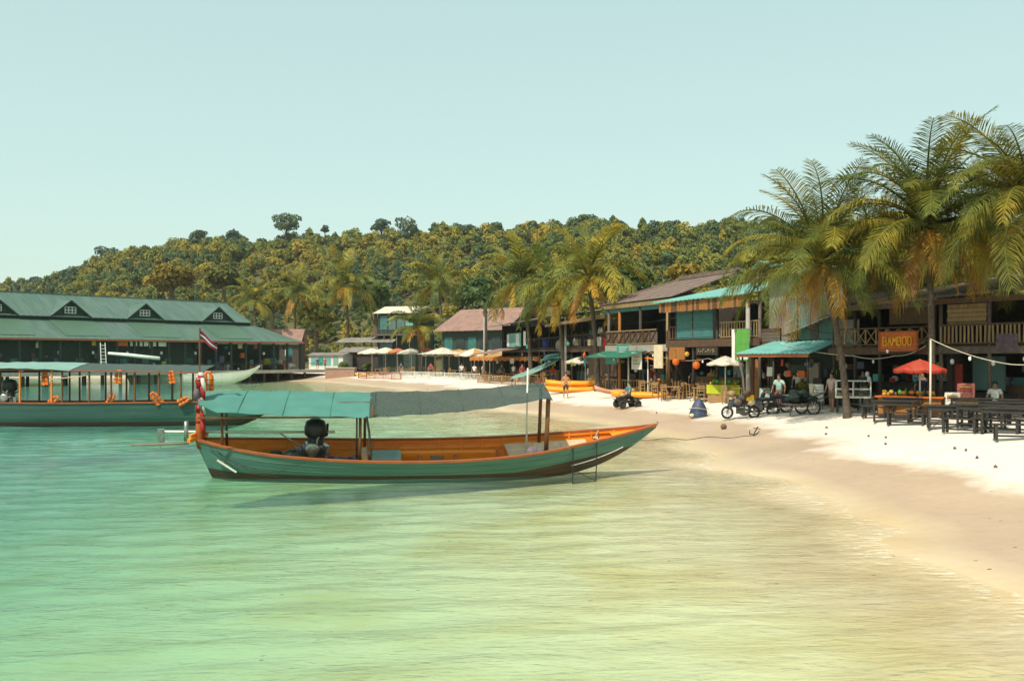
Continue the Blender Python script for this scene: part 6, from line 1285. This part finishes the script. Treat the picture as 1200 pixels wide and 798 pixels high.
for px, py, Y, m_, lab in ((792, 424, 52, 'lantern_orange', 'left orange paper lantern hanging under the turquoise roofed house'), (816, 428, 50, 'lantern_orange', 'right orange paper lantern hanging under the turquoise roofed house'), (805, 415, 51, 'gold_cloth', 'small yellow lantern hung above and between the orange ones'), (982, 419, 42, 'gold_cloth', 'orange-yellow lamp hanging below the bamboo bar balcony')):
    q = thing('lantern', lab, 'lantern', PW(px, py, Y), 0, 'paper lanterns'); r_ = .20 if 'paper' in lab else .13
    MB().lathe([(r_ * .3, -r_), (r_ * .85, -r_ * .6), (r_, 0), (r_ * .85, r_ * .6), (r_ * .3, r_)], 8, (0, 0, 0)).build('shade', m_, q); MB().tube([(0, 0, r_), (0, 0, r_ + .5)], .01, 4).build('cord', 'dark_rope', q); MB().lathe([(r_ * .3, 0), (r_ * .32, .04)], 8, (0, 0, r_ - .01)).build('collar', 'dark_wood', q)
# navy bundle
nb = thing('tarp_bundle', 'navy blue tarpaulin bundle standing on the sand', 'bundle', G(819, 489, 20), R(15)); P = []
for i in range(11):
    q = i / 10; r_ = .44 * (math.cos(q * PI / 2 * .97) ** .55) * (1 - .12 * q); P.append([Vector((r_ * math.cos(a) * (1 + .11 * math.sin(5 * a + 3 * q) + .05 * math.sin(9 * a)), r_ * .85 * math.sin(a), q * .86 + .03 * math.sin(3 * a))) for a in [2 * PI * j / 18 for j in range(19)]])
MB().grid(P).build('sheet', 'navy_sheet', nb, True); MB().tube([(.47 * math.cos(a), .40 * math.sin(a), .42 + .04 * math.sin(2 * a)) for a in [2 * PI * j / 20 for j in range(21)]], .015, 5).build('tie_rope', 'rope', nb)
for k, x in enumerate((-.42, .42)): MB().ell((x, -.12, .10), (.14, .12, .10), 8, 5).build('ballast_bag', 'cream', nb, True)
# anchor, rope, coconut and debris by the waterline
an = thing('anchor', 'small black iron anchor lying on the wet sand', 'anchor', G(884, 511, 18), R(30)); MB().tube([(-.05, 0, .04), (.25, .1, .30)], .022, 6).build('shank', 'engine_black', an)
for s in (-1, 1): MB().tube([(-.05, 0, .04), (-.08, s * .16, .08), (.02, s * .26, .20)], [.026, .024, .012], 6).build('arm', 'engine_black', an)
MB().tube([(.22, -.08, .26), (.20, .26, .28)], .016, 5).build('stock', 'engine_black', an); MB().lathe([(.03, 0), (.045, .01), (.03, .02)], 8, (.27, .1, .31)).build('ring', 'engine_black', an)
rp = [G(lerp(700, 880, i / 24), 523 - 11 * math.sin(i / 24 * 1.5) + 1.2 * math.sin(i)) for i in range(25)]
for q in rp: q.z = max(q.z, .0) + .012
tag(MB().tube(rp, .012, 5).build('anchor_rope', 'dark_rope'), 'thin dark anchor rope trailing over the wet sand to the bow', 'rope')
cn = thing('fallen_coconut', 'brown coconut washed up on the wet sand', 'coconut', G(848, 503, 18)); MB().ell((0, 0, .11), (.13, .12, .12), 10, 7).build('husk', 'bark', cn, True); MB().ell((.1, 0, .12), (.04, .04, .04), 6, 4).build('stalk', 'bark', cn)
DB = [(955, 503), (985, 508), (1012, 511), (1035, 516), (1064, 521), (1100, 526), (1150, 537), (780, 483), (500, 458), (520, 453), (540, 447), (1185, 545), (1120, 530)]
for i, (px, py) in enumerate(DB):
    q = G(px, py, 14); q.x += random.uniform(-.5, .5); q.y += random.uniform(-.6, .6); q.z = gzf(q.x, q.y); r_ = random.uniform(.025, .055); mb = MB()
    for k in range(4): a = random.uniform(0, 6); mb.tube([(r_ * math.cos(a), r_ * math.sin(a), .02), (-r_ * .2 * math.cos(a + 1), 0, .05), (-r_ * math.cos(a + .5), -r_ * math.sin(a + .4), .015)], [.02, .03, .008], 5)
    o = mb.build('driftweed', 'bark'); o.location = q; o.rotation_euler.z = i; tag(o, 'small dark clump of dry weed on the tide line', 'seaweed', 'weed clumps along the tide line')
for px, py, c, lab in ((880, 500, 'kayak_orange', 'tiny orange strip of litter on the wet sand by the quad bike'),):
    pass
# ------------------------------------------------------------ posts and cables
def pole(px, Y, ytop, label, m='concrete', r_=.06, ybase=None, name='utility_pole', arm=True):
    g_ = GX(px, Y); top = CAMZ - (ytop - HOR) / FPX * Y; t = thing(name, label, 'pole', g_, random.uniform(0, 3)); MB().tube([(0, 0, -.3), (.03, 0, top - g_.z)], [r_ * 1.15, r_ * .9], 9).build('shaft', m, t, True)
    if arm: MB().bar((-.35, 0, top - g_.z - .25), (.35, 0, top - g_.z - .25), .06, .08).build('cross_arm', 'dark_wood', t)
    return Vector((g_.x, g_.y, top))
T1 = pole(569, 101, 358, 'dark thick pole rising in front of the red tiled roof', 'dark_wood', .22, arm=False)
T2 = pole(567.5, 98, 371, 'thin pale pole beside the dark one at the red roof', 'concrete', .08, arm=False)
T3 = pole(663, 74, 372, 'pale utility pole in front of the thatched bar', 'concrete', .10)
T4 = pole(877, 46.8, 348, 'pale utility pole in front of the turquoise roofed house', 'concrete', .11)
T5 = pole(1090, 31.3, 397, 'thin pale rope post standing among the dark tables', 'pale_tin', .032, name='rope_post', arm=False)
T6 = pole(737, 60, 402, 'short white lamp post in front of the brown tiled house', 'white_paint', .06, arm=False, name='lamp_post')
def cable(pts, sag, m, label, bulbs=0, r_=.012, name='cable'):
    t = thing(name, label, 'cable', pts[0]); o0 = Vector(pts[0]); allp = []
    for a, b_ in zip(pts[:-1], pts[1:]):
        a = Vector(a); b_ = Vector(b_)
        for i in range(13): q = i / 12; allp.append(a.lerp(b_, q) - Vector((0, 0, sag * 4 * q * (1 - q))) - o0)
    MB().tube(allp, r_, 4).build('wire', m, t)
    for k in range(bulbs):
        p = allp[int((k + .5) / bulbs * len(allp))]; MB().ell(p - Vector((0, 0, .12)), (.05, .05, .08), 8, 5).build('bulb', 'bulb_glass', t, True); MB().tube([p, p - Vector((0, 0, .07))], .02, 5).build('socket', 'engine_black', t)
    return t
cable([T5, PW(1185, 427, 30.0), PW(1260, 415, 29.5)], .12, 'rope', 'pale rope with bulbs swagged from the rope post to the right edge', 2, .018, 'string_lights')
cable([T5, PW(1040, 408, 36.5), PW(985, 410, 40.5)], .15, 'dark_rope', 'dark wire looping from the rope post to the bamboo bar', 1, name='string_lights')
cable([PW(915, 402, 43), PW(1000, 417, 40), PW(1048, 417, 38), PW(1085, 405, 36.5)], .12, 'white_paint', 'pale cable slung below the bamboo bar balcony', 1, .014, 'string_lights')
cable([T3, T4], .9, 'dark_rope', 'power cable from the thatched bar pole to the turquoise house pole', 0, .018)
cable([T2, T3], .9, 'dark_rope', 'power cable between the red roof poles and the thatched bar pole', 0, .02)
cable([T4, PW(985, 392, 42), PW(1120, 385, 36)], .4, 'dark_rope', 'power cable from the turquoise house pole along the right-hand bars', 0, .014)
cable([PW(700, 415, 60), PW(760, 412, 57), PW(830, 420, 50), PW(880, 412, 46.5)], .3, 'rope', 'string of bulbs along the front of the turquoise roofed house', 4, .012, 'string_lights')
# shop boards hung in front of the bars
for px, py, Y, w, h_, m_, lab, cut in ((757, 410, 58, 24, 12, 'white_wall', 'grey rounded sign board above the lamp post', 1), (746, 423, 57.5, 14, 20, 'white_wall', 'white menu panel hung below the grey rounded sign', 0), (731, 410, 59.5, 20, 12, 'sign_teal', 'teal sign board left of the lamp post', 0), (656, 405, 76, 12, 14, 'rust_tin', 'grey board with a round emblem on the thatched bar', 1)):
    s = FPX / Y; q = thing('shop_sign', lab, 'sign', PW(px, py, Y), R(-40)); ww, hh = w / s, h_ / s
    if cut: MB().lathe([(.02, -.03), (1, -.03), (1, .03), (.02, .03)], 18, (0, 0, 0), Matrix.Diagonal((ww / 2, 1, hh / 2)) @ Euler((R(90), 0, 0)).to_matrix()).build('board', m_, q)
    else: MB().box(-ww / 2, ww / 2, 0, .05, -hh / 2, hh / 2).build('board', m_, q)
    for k in range(3): MB().box(-ww * .3, ww * .3 - .1 * (k % 2), -.05, -.035, hh * (.2 - .2 * k), hh * (.26 - .2 * k)).build('print_line', 'concrete' if m_ != 'sign_teal' else 'white_paint', q)
    MB().tube([(0, .03, hh / 2), (0, .03, hh / 2 + .4)], .02, 4).build('hanger', 'dark_wood', q)
# square orange-pink awning parasol by the lamp post
q = thing('tilted_awning', 'tilted orange-brown awning flap beside the white menu panel', 'awning', PW(768, 420, 57), R(-35)); P = [[Vector((x, y, -.25 * x - .2 * x * x + .1 * y)) for y in (-.5, 0, .5)] for x in (-.5, -.2, .1, .4, .8)]; MB().slab(P, .02).build('flap', 'parasol_orange', q, True); MB().tube([(-.5, 0, -2.2), (-.5, 0, .1)], .04, 6).build('pole', 'white_paint', q)
# white van-like counter with goods behind the kayak
q = thing('white_counter', 'white-topped serving counter behind the pink kayak', 'counter', G(733, 456, 30), R(-38)); MB().box(-1.3, 1.3, -.35, .35, 0, .95).build('front', 'grey_wood', q); MB().box(-1.4, 1.4, -.45, .45, .95, 1.03).build('top', 'white_paint', q)
for k in range(5): MB().ell((-1 + .45 * k, 0, 1.12), (.16, .16, .12), 8, 5).build('pot', ['steel', 'white_paint'][k % 2], q, True)
# wooden fences along the far beach
for px0, px1, py, Y0, m_, lab in ((470, 562, 440, 118, 'white_wall', 'low pale railing in front of the parasols on the far beach'), (420, 470, 438, 126, 'rail_paint', 'low red-brown railing left of the pale one on the far beach'), (690, 770, 459, 66, 'table_wood', 'orange-brown slat fence behind the kayaks'), (560, 640, 444, 92, 'table_wood', 'brown railing in front of the orange-fringed canopy')):
    a, b_ = GX(px0, Y0), GX(px1, Y0 - (px1 - px0) * (.22 if Y0 > 80 else .09)); q = Bld('low_fence', lab, (a.x, a.y), (b_.x, b_.y), cat='fence', z=min(a.z, b_.z)); q.rail(0, q.w, 0, 0, .85, max(10, int(q.w * 3)), m_)
    for k in range(6): q.post(q.w * k / 5, 0, -.2, .9, m_, .05)

# ------------------------------------------------------------ people in place
person(G(663, 467, 20), R(10), 'bare-chested person in dark shorts standing before the stacked kayaks', skin='skin_tan', bare=True, arms=((.27, .08), (.25, .12)), step=.1)
person(G(913, 482, 20), R(-35), 'person in a pale aqua shirt carrying things past the motorbikes', 'shirt_aqua', 'shorts_khaki', arms=((.30, .10), (.34, .22)), step=.2)
person(G(975, 483, 20), R(-60), 'person in a pinkish shirt standing behind the handcart by the display case', 'shirt_pink', 'shorts_khaki', arms=((.30, .05), (.26, .25)))
p1 = G(1166, 487, 20); person(p1 + Vector((0, 0, .02)), R(-30), 'person in a white shirt sitting at the tables under the slatted balcony', 'shirt_white', 'shorts_dark', arms=((.22, .3), (.2, .34)), sit=True)
st_ = thing('stool', 'small dark stool under the person in white', 'stool', p1, R(-30)); MB().box(-.2, .2, -.18, .2, .34, .38).build('seat', 'black_wood', st_)
for sx in (-.16, .16):
    for sy in (-.14, .16): MB().box(sx - .02, sx + .02, sy - .02, sy + .02, 0, .34).build('leg', 'black_wood', st_)
person(G(1186, 484, 20) + Vector((0, .8, 0)), R(170), 'person in a teal shirt standing with back turned at the right bar', 'shirt_teal', 'shorts_dark', arms=((.26, .05), (.26, .2)))
person(fs.location + Vector((.75, .75, 0)), R(-30), 'vendor in dark clothes behind the fruit stall', 'shirt_dark', 'shorts_dark', arms=((.24, .3), (.24, .25)))
person(G(815, 466, 30) + Vector((0, .5, 0)), R(-20), 'person in dark clothes between the orange lanterns and the dining tables', 'shirt_dark', 'shorts_blue', arms=((.26, .1), (.3, .2)))
for px, py, sh, so, lab, rz in ((541, 444, 'shirt_white', 'shorts_blue', 'far person in white at the left end of the far tables', 20), (556, 445, 'shirt_white', 'shorts_dark', 'far person in white under the gold and white parasol', -30), (566, 446, 'shirt_pink', 'shorts_khaki', 'far person in pink under the canopy edge', 60), (588, 447, 'shirt_dark', 'shorts_dark', 'far person in dark clothes by the small orange parasol', 10), (602, 447, 'shirt_white', 'shorts_dark', 'far person in white under the orange-fringed canopy', -50), (612, 448, 'shirt_red', 'shorts_dark', 'far person in red left of the sloping awning', 30), (470, 440, 'shirt_dark', 'shorts_khaki', 'far person in dark clothes below the orange parasol', 0), (505, 441, 'shirt_red', 'shorts_dark', 'far person in red beside the stout palm', 15)):
    person(G(px, py, 40), R(rz), lab, sh, so, arms=((.26, .1), (.25, .15)))
for px, lab, sh, rz in ((372, 'far person in a blue shirt standing on the end of the pier', 'shorts_blue', 30), (381, 'far person in red standing at the pier wall', 'shirt_red', -20)):
    g_ = PW(px, 0, 136); g_.z = 1.62; person(g_, R(rz), lab, sh, 'shorts_dark')
for px, py, dy, sh, so, lab, rz, st in ((765, 461, .6, 'shirt_red', 'shorts_dark', 'person in red standing among the tables behind the orange kayak', 20, 0), (838, 467, .9, 'shirt_gold', 'shorts_dark', 'person in a gold shirt by the lime counter', -20, 0), (795, 464, 0, 'shirt_white', 'shorts_blue', 'person in white seated at the tables under the left orange lantern', -60, 1), (710, 456, .5, 'shirt_teal', 'shorts_dark', 'person in a teal shirt behind the kayaks', 15, 0), (1020, 480, .8, 'shirt_dark', 'shorts_khaki', 'person in dark clothes right of the display case', -40, 0), (1135, 482, .7, 'shirt_pink', 'shorts_dark', 'person in pink standing behind the pink menu board', -30, 0), (940, 474, .6, 'shirt_white', 'shorts_dark', 'person in white standing under the turquoise awning', -25, 0), (648, 452, .4, 'shirt_red', 'shorts_blue', 'person in red left of the stacked kayaks', 30, 0)):
    person(G(px, py, 20) + Vector((0, dy, 0)), R(rz), lab, sh, so, arms=((.27, .12), (.24, .22)), sit=bool(st))
# ------------------------------------------------------------ low plants in front of the far huts
for i, (px, py, Y, w, lab) in enumerate(((430, 432, 138, 14, 'low green bush left of the leftmost parasol'), (402, 428, 141, 16, 'low bush behind the pinkish wall'), (645, 440, 84, 14, 'dark green bush at the foot of the dark bar'), (705, 446, 70, 14, 'small green bush beside the flat white parasol'), (760, 440, 60, 16, 'green pot plants below the tilted awning'))):
    s = FPX / Y; g_ = GX(px, Y); t = thing('bush', lab, 'bush', g_, 0, 'low bushes by the bars'); rr = w / s / 2; place(cloud_mesh('foliage', lobes_for(rr, rr * 1.6, 6, 700 + i, .8), 500, rr * .14, 700 + i, 'shrub_leaf'), 'foliage', t); MB().tube([(0, 0, -.1), (0, 0, rr)], .05, 5).build('stem', 'bark', t)

# ------------------------------------------------------------ clutter in front of the bars
for i in range(34):
    px = random.uniform(432, 655); py = interp(px, [430, 500, 560, 655], [437.5, 438.5, 440.5, 449]) + random.uniform(-.6, 2.2); q = G(px, py, 30)
    put(ch_, u4, q, random.uniform(0, 6), 'small far brown chair by the tables under the parasols', 'chairs at the far dining tables', 1.1)
for px, py, lab in ((445, 439.5, 'far table below the two leftmost parasols'), (478, 440, 'far table left of the stout palm'), (515, 441, 'far table under the widest white parasol'), (532, 442, 'far table under the gold parasol'), (645, 450, 'far table between the sloping awning and the stacked kayaks')):
    put(bt, u3, G(px, py, 30), R(random.uniform(-60, 20)), lab, None, 1.1)
def cool_box(px, py, m, lab, rz):
    t = thing('cool_box', lab, 'cool box', G(px, py, 20), R(rz), 'cool boxes by the bars'); MB().box(-.4, .4, -.25, .25, 0, .42).build('tub', m, t); MB().box(-.42, .42, -.27, .27, .42, .52).build('lid', 'white_paint', t)
    for sx in (-.44, .41): MB().box(sx, sx + .03, -.1, .1, .28, .32).build('handle', 'rubber', t)
cool_box(925, 475, 'blue_cloth', 'blue cool box with a white lid under the turquoise awning', -30); cool_box(1012, 479, 'white_paint', 'white cool box right of the display case', -20); cool_box(706, 455, 'shirt_red', 'red cool box behind the kayaks', 10)
pot = MB().lathe([(.13, 0), (.2, .3), (.22, .32), (.19, .33)], 12).mesh('pot', 'red_tile')
for i, (px, py, lab) in enumerate(((946, 474, 'potted plant by the grey door under the turquoise awning'), (1018, 473, 'potted plant at the left end of the bamboo bar'), (895, 470, 'potted plant behind the square pillar'), (783, 461, 'potted plant under the cream board'), (1104, 476, 'potted plant between the two right-hand bars'), (700, 451, 'potted plant at the foot of the thatched bar'))):
    t = thing('potted_plant', lab, 'plant', G(px, py, 20) + Vector((0, .4, 0)), i, 'potted plants by the bars'); place(pot, 'pot', t); place(cloud_mesh('foliage', lobes_for(.38, .8, 5, 800 + i, .8, .3), 220, .09, 800 + i, 'shrub_leaf'), 'foliage', t)
def drum(px, py, m, lab):
    t = thing('water_drum', lab, 'drum', G(px, py, 20) + Vector((0, .5, 0)), 0, 'water drums'); MB().lathe([(.27, 0), (.29, .02), (.29, .28), (.3, .3), (.29, .32), (.29, .58), (.3, .6), (.29, .62), (.29, .86), (.27, .88)], 16).build('barrel', m, t, True); MB().lathe([(.24, 0), (.24, .02), (.05, .03)], 14, (0, 0, .88)).build('lid', 'rubber', t)
drum(934, 473, 'dark_green_wall', 'dark green water drum by the grey corrugated house'); drum(725, 453, 'navy_sheet', 'navy water drum beside the white serving counter')
for i, (px, py, Y, m_, lab) in enumerate(((700, 395, 64, 'white_cloth', 'white towel drying on the thatched bar loft rail'), (712, 396, 63, 'red_cloth', 'red cloth drying on the thatched bar loft rail'), (640, 398, 80, 'blue_cloth', 'dark blue cloth drying on the dark bar balcony'), (1180, 391, 33.2, 'purple_grey', 'grey cloth draped over the slatted balcony rail'), (1000, 398, 40.3, 'shirt_aqua', 'pale cloth draped over the left end of the cross-braced rail'))):
    s = FPX / Y; P = [[Vector((x, -.03 * math.sin(x * 20 + i) - .02, z * .6)) for z in (0, -.3, -.6, -1)] for x in [-.35 + .1 * k for k in range(8)]]
    o = MB().slab(P, .012).build('drying_cloth', m_, None, True); o.location = PW(px, py, Y); o.rotation_euler.z = R(-40); tag(o, lab, 'cloth', 'cloths drying on balconies')

# ------------------------------------------------------------ sea-side air
hz = MB().box(-420, 420, -40, 620, -8, 75).build('haze', 'bark'); tag(hz, 'thin pale sea haze over the bay', kind='stuff')
hm = bpy.data.materials.new('haze_air'); hm.use_nodes = True; n_ = hm.node_tree.nodes; n_.clear(); o_ = n_.new('ShaderNodeOutputMaterial'); pv = n_.new('ShaderNodeVolumePrincipled')
pv.inputs['Color'].default_value = (.86, .93, .90, 1); pv.inputs['Density'].default_value = .00016; pv.inputs['Anisotropy'].default_value = 0.2; hm.node_tree.links.new(pv.outputs[0], o_.inputs['Volume'])
hz.data.materials.clear(); hz.data.materials.append(hm)
